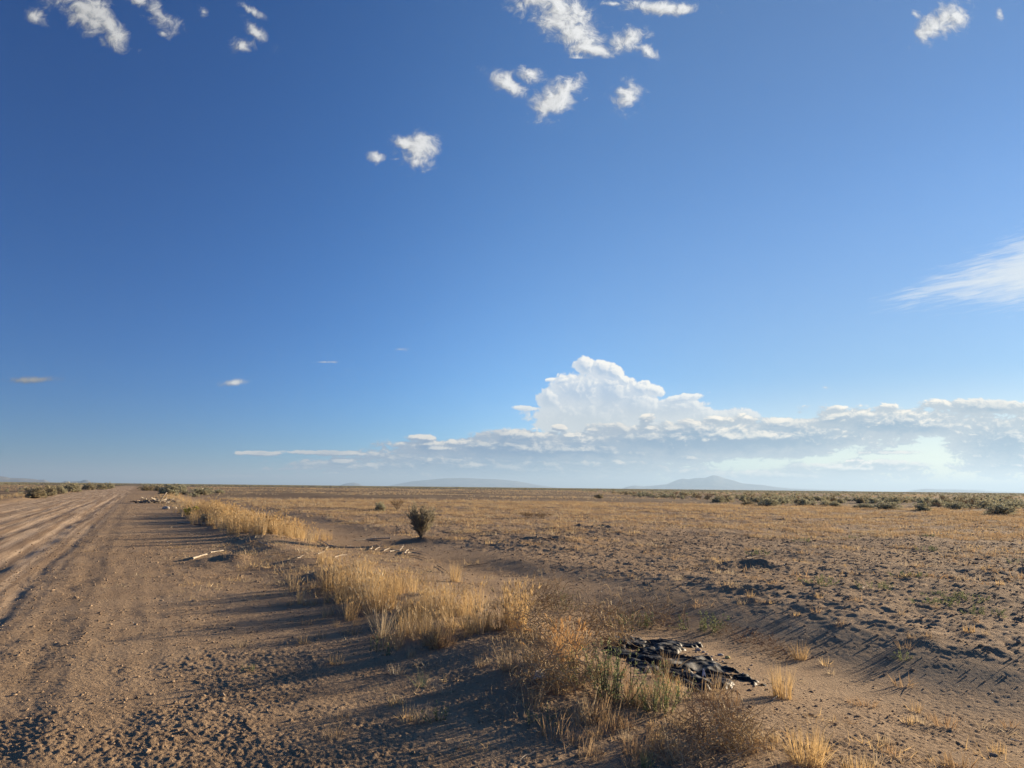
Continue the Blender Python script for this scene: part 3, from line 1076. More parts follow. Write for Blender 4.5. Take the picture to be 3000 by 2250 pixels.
# ---- short dry stubble over the plain
stv = [stubble(rng.integers(16, 28), .085, .11, mt, .0075) for mt in (M_RUST, M_RUST, M_PALE, M_STRAW, M_PALE, M_RUST)]
n = 85000
x, y = spread_polar(n, 4.0, 80, a0=-44, a1=44, power=.70)
s, t = to_st(x, y)
r = np.hypot(x, y)
cl = gn(x / 1.1, y / 1.1, 61) * .6 + gn(x / 4.5, y / 4.5, 62) * .5
pr = sstep(-.05, .55, cl + .22 * sstep(14, 42, r)) * (.32 + .68 * sstep(9, 30, r))
pr = pr * np.maximum(sstep(6.8, 8.6, s), sstep(10.2, 11.4, -s)) * (1 - .8 * np.exp(-((s - 6.6) / 1.0) ** 2))
keep = rng.random(n) < pr
x, y, r = x[keep], y[keep], r[keep]
sz = rng.uniform(.6, 1.6, len(x)) * (1 + r * .012)
scatter('stubble', stv, np.stack([x, y, H(x, y)], -1), rng.uniform(0, 6.28, len(x)), scl3(sz, sz * rng.uniform(.6, 1.4, len(x))), 'low rusty stubble covering the desert plain in patches', 'stubble')

n = 60000
x, y = spread_polar(n, 8, 60, power=.45)
s, t = to_st(x, y)
r = np.hypot(x, y)
keep = rng.random(n) < np.where(s < 6.2, .12, 1.0) * np.where((s > -8) & (s < -1.9), .25, 1.0) * np.where(np.abs(s - 6.6) < .9, .35, 1.0) * (.35 + .65 * sstep(-.2, .3, gn(x / 2.3, y / 2.3, 80)))
x, y, r = x[keep], y[keep], r[keep]
sz = np.clip(rng.lognormal(-4.15, .45, len(x)), .006, .05) * (.8 + r * .012)
scatter('soil_clods', pv[:5], np.stack([x, y, H(x, y) + sz * .15], -1), rng.uniform(0, 6.28, len(x)), scl3(sz), 'loose clods of dry soil strewn over the plain', 'soil clods')

# ---- litter and stubble on and behind the berm
n = 16000
x, y = spread_polar(n, 3.2, 40, power=.35)
s, t = to_st(x, y)
pr = np.exp(-((s - 3.6) / np.where((t > 10.5) & (t < 20.5), 2.0, 1.15)) ** 2) * (.25 + .75 * sstep(-.25, .35, gn(x / .7, y / .7, 63))) * np.where((t > 11) & (t < 20), 1.3, .8)
keep = (rng.random(n) < pr) & ~((s > 3.6) & (s < 5.4) & (t > 4.0) & (t < 6.6))
x, y = x[keep], y[keep]
lv = [stubble(26, .085, .13, mt, .005) for mt in (M_PALE, M_STRAW, M_RUST, M_PALE)]
sz = rng.uniform(.5, 1.3, len(x)) * np.where((y > 10) & (y < 21), 1.35, 1.0)
scatter('grass_litter', lv, np.stack([x, y, H(x, y)], -1), rng.uniform(0, 6.28, len(x)), scl3(sz), 'short matted dry grass and litter along the low roadside berm', 'dry grass')

# ---- tall golden grass in two stands on the berm
def stand(name, label, n, t0, t1, c0, c1, wd, h, mats, seg=3, blades=34, edge=.8, heads=.3, bw=.0055):
    var = [tuft(blades, h * rng.uniform(.85, 1.1), .07, .30, bw, .55, seg, mt, heads) for mt in mats]
    t = rng.uniform(t0, t1, n)
    f = (t - t0) / (t1 - t0)
    s = c0 + (c1 - c0) * f + rng.normal(0, wd, n)
    x, y = to_xy(s, t)
    pr = sstep(0, edge, t - t0) * sstep(0, edge * 1.5, t1 - t) * (.05 + .95 * sstep(-.2, .2, gn(x / .8, y / .8, 64)))
    k = rng.random(n) < pr
    x, y = x[k], y[k]
    sz = rng.uniform(.55, 1.12, len(x)) * (.75 + .35 * sstep(-.3, .4, gn(x / 1.3, y / 1.3, 65)))
    tl = np.stack([rng.normal(0, .10, len(x)), rng.normal(-.06, .10, len(x))], -1)
    scatter(name, var, np.stack([x, y, H(x, y, False)], -1), rng.uniform(0, 6.28, len(x)), scl3(sz), label, 'grass', tilt=tl)


stand('golden_grass', 'thick stand of tall golden grass on the near part of the berm', 400, 6.3, 12.0, 3.15, 3.15, .34, .50, (M_STRAW, M_STRAW, M_CURL, M_STRAW, M_PALE), blades=40, heads=.15)
stand('golden_grass', 'long bright stand of tall golden grass on the far part of the berm beside the road', 1600, 20.0, 46.0, 3.9, 3.0, .52, .70, (M_STRAW, M_STRAW, M_STRAW, M_PALE), blades=26, edge=2.2, bw=.010)
stand('golden_grass', 'distant strip of golden grass running on along the road', 500, 45.0, 95.0, 3.2, 2.8, .8, .55, (M_STRAW, M_STRAW, M_PALE), blades=22, edge=3.0, seg=2)
stand('golden_grass', 'strip of dry golden grass along the far left edge of the road', 900, 30.0, 150.0, -11.6, -11.2, .8, .42, (M_STRAW, M_PALE), blades=22, edge=4.0, seg=2)
stand('bent_grass', 'low bent and broken straw at the foot of the near golden grass and around the thicket', 240, 3.6, 12.6, 3.3, 3.0, .60, .20, (M_PALE, M_RUST, M_CURL), blades=34, edge=.6, heads=0)
stand('rusty_grass', 'tangled rust brown grass on the berm in the foreground below the black plastic', 170, 1.6, 4.9, 3.45, 3.25, .36, .20, (M_RUST, M_RUST, M_STRAW, M_PALE), blades=40, edge=.5, heads=.1)

# ---- dry golden tufts over the middle and far plain, then the far sagebrush
tv = [tuft(14, .30, .10, .45, .012, .5, 2, mt, 0) for mt in (M_STRAW, M_PALE, M_RUST, M_PALE)]
n = 75000
x, y = spread_polar(n, 26, 480, a0=-44, a1=44, power=.45)
s, t = to_st(x, y)
az = np.degrees(np.arctan2(x, y))
r = np.hypot(x, y)
pr = sstep(-.15, .30, gn(x / 16, y / 28, 66) + .3 * gn(x / 4, y / 4, 67)) * np.maximum(sstep(5, 8, s), sstep(10.8, 12, -s)) * (.04 + .96 * sstep(30, 120, r))
keep = rng.random(n) < pr
x, y, r = x[keep], y[keep], r[keep]
sz = rng.uniform(.3, 1.1, len(x)) * (.55 + .45 * sstep(30, 90, r) + r * .0022)
scatter('straw_tufts', tv, np.stack([x, y, H(x, y, False)], -1), rng.uniform(0, 6.28, len(x)), scl3(sz), 'pale golden grass tufts dotted over the distant plain', 'grass')

MS = (M_SAGE, M_BARK)
FAR_SAGE = [mound(24, 7, .09, .18)[0].mesh('scrub', M_SAGE) for _ in range(5)]


def belt(az_deg):
    """how far away the scrub belt starts in a direction"""
    return np.interp(az_deg, [-50, -32, -26, -12, 0, 6, 10, 16, 22, 30, 38, 50], [300, 330, 470, 470, 420, 260, 150, 98, 86, 82, 76, 72])


n = 26000
x, y = spread_polar(n, 75, 2600, a0=-46, a1=46, power=.30)
az = np.degrees(np.arctan2(x, y))
r = np.hypot(x, y)
s, t = to_st(x, y)
pr = sstep(1.05, 1.5, r / belt(az)) * (.30 + .70 * sstep(-.2, .3, gn(x / 30, y / 45, 68))) * np.where((s > -12) & (s < 3), 0, 1)
keep = rng.random(n) < pr
x, y, r = x[keep], y[keep], r[keep]
sz = rng.uniform(.65, 1.3, len(x)) * (1 + sstep(300, 1500, r) * .6)
scatter('sagebrush_scrub', FAR_SAGE, np.stack([x, y, H(x, y, False) - .03], -1), rng.uniform(0, 6.28, len(x)), np.stack([sz * 1.25, sz * 1.25, sz], -1), 'far grey-green sagebrush scrub that merges into a dark band on the horizon', 'scrub')

# ------------------------------------------------------------------ shrubs as things
def shrub(kind, label, px, py, w, h, meshes, group=None, cat='shrub', rz=None, sink=.05, loc=None):
    """an empty at the foot with foliage and branches below it; w, h in metres"""
    P = loc if loc is not None else ground_at(px, py)
    e = bpy.data.objects.new(kind, None)
    COL.objects.link(e)
    e.location = (P.x, P.y, P.z - sink)
    e.rotation_euler.z = rng.uniform(0, 6.28) if rz is None else rz
    e.scale = (w, w, h)
    tag(e, label, cat, group)
    for nm, me in zip(('foliage', 'branches'), meshes):
        if me is not None: obj(nm, me, e)
    return e


def at_m(px, py, wpx, hpx):
    P = ground_at(px, py)
    D = math.hypot(P.x, P.y) * math.cos(math.atan2(P.x, P.y))
    return P, wpx * D / FPX, hpx * D / FPX


near_sage = sage(30, 10, 12, 3, flare=1.0, leafw=.013, leafl=.060, mats=MS, stemr=.013, bare=.22)
near_sage[0].materials[0] = M_WSAGE
shrub('sagebrush', 'lone dark vase-shaped sagebrush standing on the bare plain', 1234, 1577, 1.0, 1.02, near_sage[:2], sink=.03)
MID = [(f_.mesh('sagebrush foliage', M_SAGE), w_.mesh('sagebrush branches', M_BARK)) for f_, w_ in [mound(110, 16, .034, .095) for _ in range(4)]]
BRN = [sage(9, 7, 6, 3, flare=.9, leafw=.010, leafl=.10, mats=(M_BROWNB, M_BARK), stemr=.014) for _ in range(2)]
YEL = sage(10, 7, 9, 3, flare=1.1, leafw=.03, leafl=.10, mats=(M_YELLOW, M_BARK), stemr=.016)
P, w, h = at_m(1119, 1497, 38, 36)
shrub('sagebrush', 'small dark sagebrush behind the lone one, left of a sparse brown bush', 0, 0, w, h, MID[0][:2], loc=P)
P, w, h = at_m(1163, 1494, 46, 38)
shrub('bare_bush', 'sparse brown leafless bush right beside the small dark sagebrush', 0, 0, w, h, BRN[0][:2], loc=P)
P, w, h = at_m(1545, 1519, 44, 24)
shrub('bare_bush', 'low brown bush, left of a touching pair in the middle of the plain', 0, 0, w * 1.3, h, BRN[1][:2], loc=P)
P, w, h = at_m(1588, 1519, 52, 22)
shrub('bare_bush', 'low brown bush, right of a touching pair in the middle of the plain', 0, 0, w * 1.3, h, BRN[0][:2], loc=P)
P, w, h = at_m(562, 1516, 46, 34)
shrub('rabbitbrush', 'yellow-green rabbitbrush at the left end of the far golden grass', 0, 0, w, h, YEL[:2], loc=P)
P, w, h = at_m(618, 1526, 60, 30)
shrub('saltbush', 'low dark green saltbush against the left end of the far golden grass', 0, 0, w, h, MID[1][:2], loc=P)
LIST = [
    (92, 1458, 62, 42, 'large grey sagebrush, nearest one along the left edge of the road'),
    (138, 1452, 52, 40, 'second grey sagebrush along the left edge of the road, behind the largest'),
    (178, 1446, 36, 30, 'rounded sagebrush in the middle of the left roadside row'),
    (218, 1441, 44, 34, 'dark green sagebrush in the left roadside row beside a gap'),
    (268, 1435, 40, 26, 'first of the pale sagebrush clump where the left roadside row ends'),
    (296, 1434, 36, 24, 'middle one of the pale sagebrush clump where the left roadside row ends'),
    (318, 1432, 30, 22, 'last of the pale sagebrush clump where the left roadside row ends'),
    (430, 1437, 40, 20, 'grey sagebrush on the right verge nearest the far end of the road'),
    (458, 1438, 36, 22, 'dark sagebrush on the right verge between two others above the branch pile'),
    (500, 1448, 74, 40, 'big round green sagebrush on the right verge above the branch pile'),
    (536, 1440, 30, 22, 'small sagebrush just right of the big round green one'),
    (583, 1448, 60, 26, 'wide dark sagebrush behind the start of the golden grass'),
    (650, 1444, 34, 14, 'low sagebrush on the plain right of the wide dark one'),
    (2104, 1472, 44, 24, 'dark sagebrush standing alone in front of the scrub belt below the tall mountain'),
    (2243, 1483, 62, 30, 'broad dark sagebrush at the front of the scrub belt right of the tall mountain'),
    (2590, 1493, 66, 30, 'broad rounded sagebrush at the front of the scrub belt on the right'),
    (2520, 1490, 60, 22, 'low brownish sagebrush touching the left side of the broad rounded one'),
    (2705, 1497, 50, 32, 'upright pale sagebrush at the front of the belt, right of the broad rounded one'),
    (2812, 1492, 60, 26, 'wide sagebrush in the belt between the upright pale one and the big green one'),
    (2920, 1508, 78, 46, 'big bright green sagebrush nearest the right edge of the photo'),
    (2458, 1484, 46, 18, 'small flat sagebrush in front of the belt, left of the low brownish one'),
    (2190, 1480, 44, 16, 'small dark low sagebrush left of the broad dark one'),
    (1757, 1460, 30, 16, 'small sagebrush at the left tip of the scrub belt'),
]
for i, (px, py, wpx, hpx, lab) in enumerate(LIST):
    P, w, h = at_m(px, py, wpx, hpx)
    shrub('sagebrush', lab, 0, 0, w * 1.1, h, MID[i % 4][:2], loc=P)
ONE = [both(m[0], m[1], 'sagebrush', MS) for m in [mound(46, 10, .055, .13) for _ in range(5)]]
ONEB = [both(m[2], m[3], 'sagebrush', (M_BROWNB, M_BARK)) for m in [sage(7, 6, 5, 2, flare=1.0, leafw=.02, leafl=.12, mats=MS, stemr=.018) for _ in range(2)]]


def lone(me, P, w, h, label, group):
    o = obj('sagebrush', me, None, (P[0], P[1], P[2] - .02))
    o.rotation_euler.z = rng.uniform(0, 6.28)
    o.scale = (w, w, h)
    return tag(o, label, 'shrub', group)


ROW = ('in the front rows of the scrub belt ', 'deeper inside the scrub belt ')
WHERE = ('below the tall mountain', 'right of the tall mountain', 'towards the right edge')
cnt = 0
while cnt < 285:
    a = rng.uniform(8, 41)
    b0 = float(belt(a))
    r = b0 * (1 + .55 * rng.random() ** 1.1)
    x, y = r * math.sin(R(a)), r * math.cos(R(a))
    if gn(x / 14, y / 14, 69) < -.18: continue
    hh = rng.uniform(.55, 1.25)
    brown = rng.random() < .13
    lone((ONEB if brown else ONE)[cnt % (2 if brown else 5)], (x, y, float(H(x, y, False))), hh * rng.uniform(1.2, 1.9), hh,
         ('brown bare bush ' if brown else 'grey-green sagebrush ') + ROW[int(r > b0 * 1.2)] + WHERE[int(a > 17) + int(a > 28)],
         ('brown bushes ' if brown else 'sagebrush ') + ROW[int(r > b0 * 1.2)] + WHERE[int(a > 17) + int(a > 28)])
    cnt += 1
for i in range(46):
    side = i % 2
    t = rng.uniform(95, 260)
    s = rng.uniform(-19, -12) if side else rng.uniform(3.2, 9)
    x, y = to_xy(s, t)
    hh = rng.uniform(.4, .95)
    lone(ONE[i % 5], (x, y, float(H(x, y, False))), hh * 1.4, hh,
         'distant sagebrush in the far left verge of the road' if side else 'distant sagebrush in the far right verge of the road',
         'sagebrush on the far left verge' if side else 'sagebrush on the far right verge')

# ------------------------------------------------------------------ single tufts of grass
def tuft_thing(kind, label, px, py, hpx, wide, mat, n=110, lean=.35, droop=.5, heads=0, cat='grass', group=None):
    P, _, h = at_m(px, py, 10, hpx)
    me = tuft(n, h * 1.12, h * wide, lean, max(.0035, h * .012), droop, 4, mat, heads, kind, hvar=.5)
    o = obj(kind, me, None, (P.x, P.y, P.z - .01))
    return tag(o, label, cat, group)


tuft_thing('grass_tuft', 'tall golden grass tuft standing right of the black plastic', 2292, 2044, 100, .24, M_STRAW, 170, .20, .25)
tuft_thing('grass_tuft', 'short golden grass tuft behind the tall one, right of the black plastic', 2344, 1932, 62, .26, M_STRAW, 120, .38, .4)
tuft_thing('grass_tuft', 'bushy golden grass tuft at the bottom right on the foreground berm', 2362, 2238, 118, .34, M_STRAW, 230, .42, .6)
tuft_thing('grass_tuft', 'pale golden grass tuft cut by the bottom edge of the photo', 2515, 2290, 84, .36, M_STRAW, 190, .45, .5)
tuft_thing('grass_tuft', 'small bright golden tuft that sticks up behind the near golden grass', 1333, 1704, 62, .22, M_STRAW, 110, .22, .3)
tuft_thing('grass_tuft', 'glowing orange feather grass tuft at the right end of the near golden grass', 1655, 1935, 120, .26, M_ORANGE, 220, .38, .7, .3)
tuft_thing('grass_tuft', 'paler golden tuft left of the orange feather grass', 1510, 1850, 130, .24, M_STRAW, 190, .25, .4, .3)
tuft_thing('grass_tuft', 'left one of two thin golden tufts behind the forked branch', 947, 1583, 40, .20, M_STRAW, 70, .16, .2)
tuft_thing('grass_tuft', 'right one of two thin golden tufts behind the forked branch', 967, 1582, 32, .20, M_STRAW, 60, .18, .2)
tuft_thing('grass_tuft', 'golden tuft in front of the forked branch, left of a shorter one', 942, 1652, 52, .18, M_STRAW, 80, .16, .2)
tuft_thing('grass_tuft', 'shorter golden tuft beside the one in front of the forked branch', 968, 1652, 38, .22, M_STRAW, 70, .25, .3)
tuft_thing('grass_tuft', 'spiky pale tuft at the left foot of the thicket above the white scrap', 1490, 1960, 95, .26, M_PALE, 120, .45, .7, .2)
tuft_thing('grass_tuft', 'dark rusty tuft of thin blades on the shaded shoulder left of the thicket', 1308, 1890, 60, .42, M_RUST, 120, .6, .5)
tuft_thing('grass_tuft', 'small spiky green tuft standing alone on the shaded shoulder', 1232, 2012, 62, .14, M_GREEN, 22, .35, .2)
tuft_thing('grass_tuft', 'thin green-yellow tuft at the bottom edge below the rusty grass', 1892, 2246, 66, .22, M_GREEN, 50, .30, .3)
tuft_thing('grass_tuft', 'yellowish tuft in the lower right corner of the plain', 2920, 2205, 40, .5, M_STRAW, 60, .5, .4)

# small dry tufts that stand out on the plain to the right and on the shoulder
SM = [tuft(26, .13, .045, .45, .006, .2, 2, mt, 0, 'dry_tuft') for mt in (M_RUST, M_STRAW, M_PALE, M_RUST)]
PLN = [(2230, 1765), (2262, 1768), (2175, 1770), (2388, 1795), (2462, 1830), (2335, 1803), (2672, 1868), (2720, 1866), (2650, 1900), (2420, 1948), (2432, 1975), (2650, 2010), (2510, 1760), (2400, 1752), (2640, 1800),
       (2500, 2065), (2540, 2070), (2680, 2085), (2705, 2120), (2730, 2110), (2770, 2130), (2660, 2120), (2590, 2175), (2610, 2210), (2960, 2130), (2840, 1850), (2890, 1860), (2740, 1780), (2860, 1820), (2930, 1715),
       (2550, 2240), (2780, 2245), (2820, 2248), (2200, 1750), (1985, 1700), (1850, 1690), (1975, 1640), (2090, 1640), (1870, 1700), (1790, 1780), (2040, 1780), (2480, 1660), (2610, 1700), (2780, 1690), (2905, 1660),
       (985, 1945), (1165, 1975), (1105, 1868), (1010, 1855), (1190, 2110), (1238, 2112), (1000, 2105), (980, 2160), (1160, 2065), (1610, 2080), (1040, 1858), (900, 1830), (890, 1885), (700, 1895), (742, 1600)]
for i, (px, py) in enumerate(PLN):
    P = ground_at(px, py)
    o = obj('dry_tuft', SM[i % 4], None, (P.x, P.y, P.z - .005))
    sc = rng.uniform(.7, 1.25)
    o.scale = (sc * rng.uniform(1, 1.5), sc, sc * rng.uniform(.7, 1.1))
    o.rotation_euler.z = rng.uniform(0, 6.28)
    left = px < 1700 and py > 1810 or px < 800
    zone = ('beyond the soil mound and the dark hollow', 'beside the dark hollow behind the black plastic', 'in the foreground right of the berm')[int(py > 1735) + int(py > 2040)]
    tag(o, 'small dry brown tuft on the shaded gravel shoulder left of the berm' if left else 'small dry brown tuft on the plain ' + zone, 'grass tuft',
        'small dry tufts on the shoulder' if left else 'small dry tufts ' + zone)


# ------------------------------------------------------------------ green weeds
MG = (M_GREEN, M_TWIG)


def weed_thing(label, px, py, hpx, wide=.35, n=16, lean=.5, leaf=.022, dens=26, kind='saltbush', cat='weed', flat=1.0):
    P, _, h = at_m(px, py, 10, hpx)
    L, S = weed(n, h * 1.1, MG, kind, leaf, h * wide, lean, dens)
    e = bpy.data.objects.new(kind, None)
    COL.objects.link(e)
    e.location = (P.x, P.y, P.z - .01)
    e.scale = (flat, flat, 1)
    tag(e, label, cat)
    obj('leaves', L, e)
    obj('stems', S, e)


weed_thing('tall leafy green saltbush left of the black plastic, the largest green plant', 1795, 2060, 155, .30, 34, .42, .020, 46)
weed_thing('leafy green saltbush right of the largest one, in front of the black plastic', 1915, 2085, 105, .45, 24, .55, .018, 40)
weed_thing('sprawling green saltbush between the thicket and the largest green plant', 1700, 2000, 90, .45, 20, .6, .018, 36)
weed_thing('thin green sprig rising in front of the torn plastic fold', 1985, 2050, 70, .25, 6, .5, .018, 34)
weed_thing('small green sprig growing out of the black plastic by the beige curl', 1940, 1985, 48, .4, 8, .8, .016, 26)
weed_thing('green weed strip behind the black plastic, its left part', 1850, 1838, 44, .9, 26, .5, .020, 26, flat=1.5)
weed_thing('green weed strip behind the black plastic, its right part', 2060, 1846, 48, .9, 26, .5, .020, 26, flat=1.6)
weed_thing('small bright green weed on the shaded shoulder, left one of a close pair', 1098, 1910, 52, .40, 12, .5, .014, 26)
weed_thing('small bright green weed on the shaded shoulder, right one of a close pair', 1136, 1920, 44, .20, 8, .35, .013, 24)
weed_thing('dark green sprig near the bottom of the shoulder', 1288, 2112, 52, .45, 9, .6, .016, 24)
weed_thing('open spreading green sprig at the foot of the thicket near the bottom', 1590, 2120, 56, 1.0, 12, .9, .014, 20)
weed_thing('low blue-green weed in the sunlit strip of the shoulder', 722, 1966, 24, 1.0, 14, .9, .012, 18)
weed_thing('green weed at the back of the near golden grass by the upright twig', 1648, 1790, 60, .6, 16, .5, .018, 24)
weed_thing('small green weed alone in the dark hollow at the right', 2645, 1930, 30, .7, 10, .8, .018, 18)
for i, (px, py) in enumerate([(2400, 1710), (2660, 1690), (2560, 1725), (2830, 1758), (2740, 1770), (2350, 1586), (2490, 1578), (2715, 1572), (2712, 1612), (2220, 1625), (2760, 1745), (2990, 1650), (2880, 1800)]):
    P = ground_at(px, py)
    if i == 0:
        mat_w = [weed(20, .17, MG, 'plain weed', .030, .28, .9, 16) for _ in range(3)]
    e = bpy.data.objects.new('mat_weed', None)
    COL.objects.link(e)
    e.location = (P.x, P.y, P.z - .01)
    e.scale = (1.1, .8, rng.uniform(.6, .9))
    e.rotation_euler.z = rng.uniform(-.4, .4)
    tag(e, 'low dark green weed cushion on the open plain at the right', 'weed', 'green weed cushions on the plain')
    obj('leaves', mat_w[i % 3][0], e)
    obj('stems', mat_w[i % 3][1], e)

# ------------------------------------------------------------------ curled dry heaps and tumbleweeds
def curls(n=120, R0=.35, hgt=.3, L=.3, r=.0022, flatk=.8):
    b = MB()
    for i in range(n):
        p = rdir(0, 1) * R0 * rng.random() ** .4
        p[2] *= hgt / R0
        d = rdir(-.4, 1)
        ax = rdir(-1, 1)
        k = rng.uniform(.15, .65) * (1 if rng.random() < .5 else -1)
        pts = [p]
        m = 8
        for j in range(m):
            d = d + np.cross(ax, d) * k + rdir(-1, 1) * .10
            d = d / np.linalg.norm(d)
            nx = pts[-1] + d * L * rng.uniform(.7, 1.2) / m
            nx[2] = max(nx[2], .0)
            pts.append(nx)
        b.tube(pts, r, r * .4, 3, cap=False)
    return b


def heap(kind, label, px, py, wpx, hpx, n, mat=M_CURL, cat='tumbleweed', kk=1.0):
    P, w, h = at_m(px, py, wpx, hpx)
    me = curls(n, w * .5, h * .85, w * .55 * kk, .0020 + w * .0018).mesh(kind, mat)
    return tag(obj(kind, me, None, (P.x, P.y, P.z)), label, cat)


heap('tumbleweed', 'heap of curly dry twigs behind the left corner of the black plastic', 1762, 1885, 190, 135, 230)
heap('tumbleweed', 'brown tangle of curled stems at the thicket foot above the white scrap', 1640, 2010, 240, 150, 240)
heap('tumbleweed', 'matted tangle of dry stems between the orange tuft and the near golden grass', 1560, 1880, 200, 110, 190, M_PALE)
heap('tumbleweed', 'small reddish dry tumbleweed on the shaded shoulder left of the thicket', 1275, 1895, 82, 56, 110, M_RUST)
heap('tumbleweed', 'low dry tangle behind the near golden grass by the upright twig', 1590, 1780, 180, 70, 130, M_PALE)
heap('tumbleweed', 'pale dry tangle on the foreground berm left of the bushy golden tuft', 2140, 2200, 190, 110, 170, M_PALE)
heap('tumbleweed', 'rust brown tangle of bent stalks right below the black plastic', 2090, 2150, 230, 100, 150, M_RUST)
heap('tumbleweed', 'dark tangle of stems at the bottom edge left of the pale tangle', 1990, 2230, 150, 70, 110, M_CURL)
heap('tumbleweed', 'thin dry twig fringe behind the green weed strip', 1900, 1822, 240, 42, 100, M_CURL)

# rusty fringe along the upper right edge of the plastic hollow
for i, (px, py, w_) in enumerate([(2130, 1858, 90), (2190, 1880, 90), (2245, 1900, 100), (2300, 1928, 90)]):
    heap('dry_mat', ('first', 'second', 'third', 'last')[i] + ' cushion from the left in the rusty fringe behind the black plastic',
         px, py, w_, 40, 60, M_RUST, 'dry plant', .5)

# ------------------------------------------------------------------ bleached branches and sticks
def stick(label, path, rpx, kind='branch', mat=M_BONE, lift=.02, forks=(), cat='branch', taper=.45, bend=.012, group=None, ends=(None, None)):
    """path: picture points on the ground; radius in pixels at the first point's distance"""
    P = [ground_at(*p[:2]) for p in path]
    D = P[0].length
    r = rpx * .48 * D / FPX
    for i, p in enumerate(path):
        if len(p) > 2: P[i].z += p[2]
    o0 = P[0].copy()

    def poly(A, n=4):
        out = []
        for i in range(len(A) - 1):
            for k in range(n):
                out.append(np.array(A[i].lerp(A[i + 1], k / n)))
        out.append(np.array(A[-1]))
        out = np.array(out)
        out[1:-1] += rng.normal(0, bend * D * .05, out[1:-1].shape) * (1, 1, .5)
        return out
    b = MB()
    pts = poly(P)
    for p in pts: p[2] = max(p[2], Hz(p[0], p[1]) + r * 1.1 + .012) if len(path[0]) < 3 else p[2]
    pts = pts - np.array(o0)
    rad = np.linspace(1, taper, len(pts)) * r * (1 + rng.normal(0, .10, len(pts)))
    b.tube(pts, list(rad), None, 7) if False else _tube(b, pts, rad)
    for fk in forks:
        Q = [ground_at(*p[:2]) for p in fk]
        for i, p in enumerate(fk):
            Q[i].z += (p[2] if len(p) > 2 else r * .6)
        _tube(b, poly(Q) - np.array(o0), np.linspace(.75, .35, (len(Q) - 1) * 4 + 1) * r)
    return tag(obj(kind, b.mesh(kind, mat, True), None, o0), label, cat, group)


def _tube(b, pts, rad):
    sides, n = 7, len(pts)
    vs = []
    for i in range(n):
        d = pts[min(i + 1, n - 1)] - pts[max(i - 1, 0)]
        d = d / (np.linalg.norm(d) + 1e-9)
        a = np.cross(d, (.13, .21, .97))
        a = a / (np.linalg.norm(a) + 1e-9)
        c = np.cross(d, a)
        for k in range(sides):
            t = 2 * np.pi * k / sides
            vs.append(pts[i] + (a * math.cos(t) + c * math.sin(t)) * rad[i] * (1 + .08 * math.sin(3 * t + i)))
    q = [(i * sides + k, i * sides + (k + 1) % sides, (i + 1) * sides + (k + 1) % sides, (i + 1) * sides + k) for i in range(n - 1) for k in range(sides)]
    t = [(e, e + k, e + k + 1) for e in (0, (n - 1) * sides) for k in range(1, sides - 1)]
    b.add(vs, q, t)


stick('thick bleached branch lying nearest on the gravel shoulder', [(564, 1641), (584, 1633), (606, 1628)], 5.2, taper=.8)
stick('short bleached branch just behind the thick one on the shoulder', [(616, 1622), (636, 1619), (654, 1616)], 4.0, taper=.7)
stick('long straight bleached stick lying slanted in the stubble', [(759, 1589), (783, 1597), (807, 1607)], 3.2)
stick('forked bleached branch in front of the two thin golden tufts', [(987, 1607), (963, 1601), (951, 1593), (938, 1586)], 4.2, forks=[[(963, 1602), (957, 1608), (952, 1613)]])
stick('long gnarled bleached branch lying behind the branch heap', [(1144, 1580), (1105, 1581), (1075, 1583), (1036, 1587)], 3.8, forks=[[(1105, 1581), (1095, 1577, .08)]])
stick('looped pale branch at the left of the branch heap', [(1085, 1614), (1090, 1604), (1102, 1599), (1110, 1603)], 3.6, forks=[[(1098, 1612), (1112, 1604), (1119, 1598, .10)]])
stick('short pale branch in the middle of the branch heap', [(1124, 1616), (1134, 1611), (1142, 1608)], 3.2)
stick('white branch with an upturned end in the branch heap', [(1142, 1619), (1158, 1617), (1170, 1616), (1176, 1611), (1181, 1604, .08)], 4.4)
stick('hooked white branch at the right of the branch heap', [(1186, 1626), (1190, 1617), (1198, 1613), (1215, 1612)], 4.4, forks=[[(1195, 1621), (1208, 1619), (1222, 1619)]])
stick('thin pale twig running right from the hooked white branch', [(1222, 1618), (1238, 1620), (1256, 1625)], 1.8)
stick('long thin dark curved stick in front of the branch heap', [(1150, 1630), (1180, 1628), (1210, 1630), (1235, 1635), (1250, 1641)], 2.4, mat=M_TWIG)
stick('thin dark stick on the plain left of the ditch', [(1352, 1664), (1380, 1660), (1412, 1655), (1440, 1650)], 2.4, mat=M_TWIG)
stick('short dark stick beside the small golden tuft', [(1282, 1660), (1296, 1668), (1312, 1680)], 2.2, mat=M_TWIG)
stick('small crooked pale twig among the stubble left of the golden tufts', [(872, 1640), (880, 1634), (890, 1629)], 2.6, forks=[[(880, 1634), (872, 1630)]])
stick('slanted brownish stick below the forked branch', [(930, 1626), (940, 1622), (950, 1618)], 2.6)
stick('pale stick lying right of the front golden tufts', [(981, 1635), (998, 1630), (1016, 1628)], 2.8, forks=[[(998, 1630), (990, 1626)]])
stick('thin short stick in the stubble left of the crooked twig', [(788, 1634), (797, 1633), (808, 1631)], 2.0)
stick('thin pale stick lying across the shade below the black plastic', [(1993, 2034), (2035, 2038), (2081, 2042)], 2.6)
stick('short pale stick leaning at the foot of the tall golden tuft', [(2264, 2056), (2278, 2044), (2292, 2030, .04)], 3.6)
stick('dark bent stick on the gravel at the bottom', [(1690, 2191), (1735, 2198), (1786, 2208)], 2.6, mat=M_TWIG)
stick('short pale stick at the bottom edge of the shoulder', [(1524, 2234), (1543, 2220), (1566, 2210)], 2.8)
stick('pale stick on the plain at the right edge of the photo', [(2962, 2176), (2982, 2178), (3004, 2180)], 3.2)
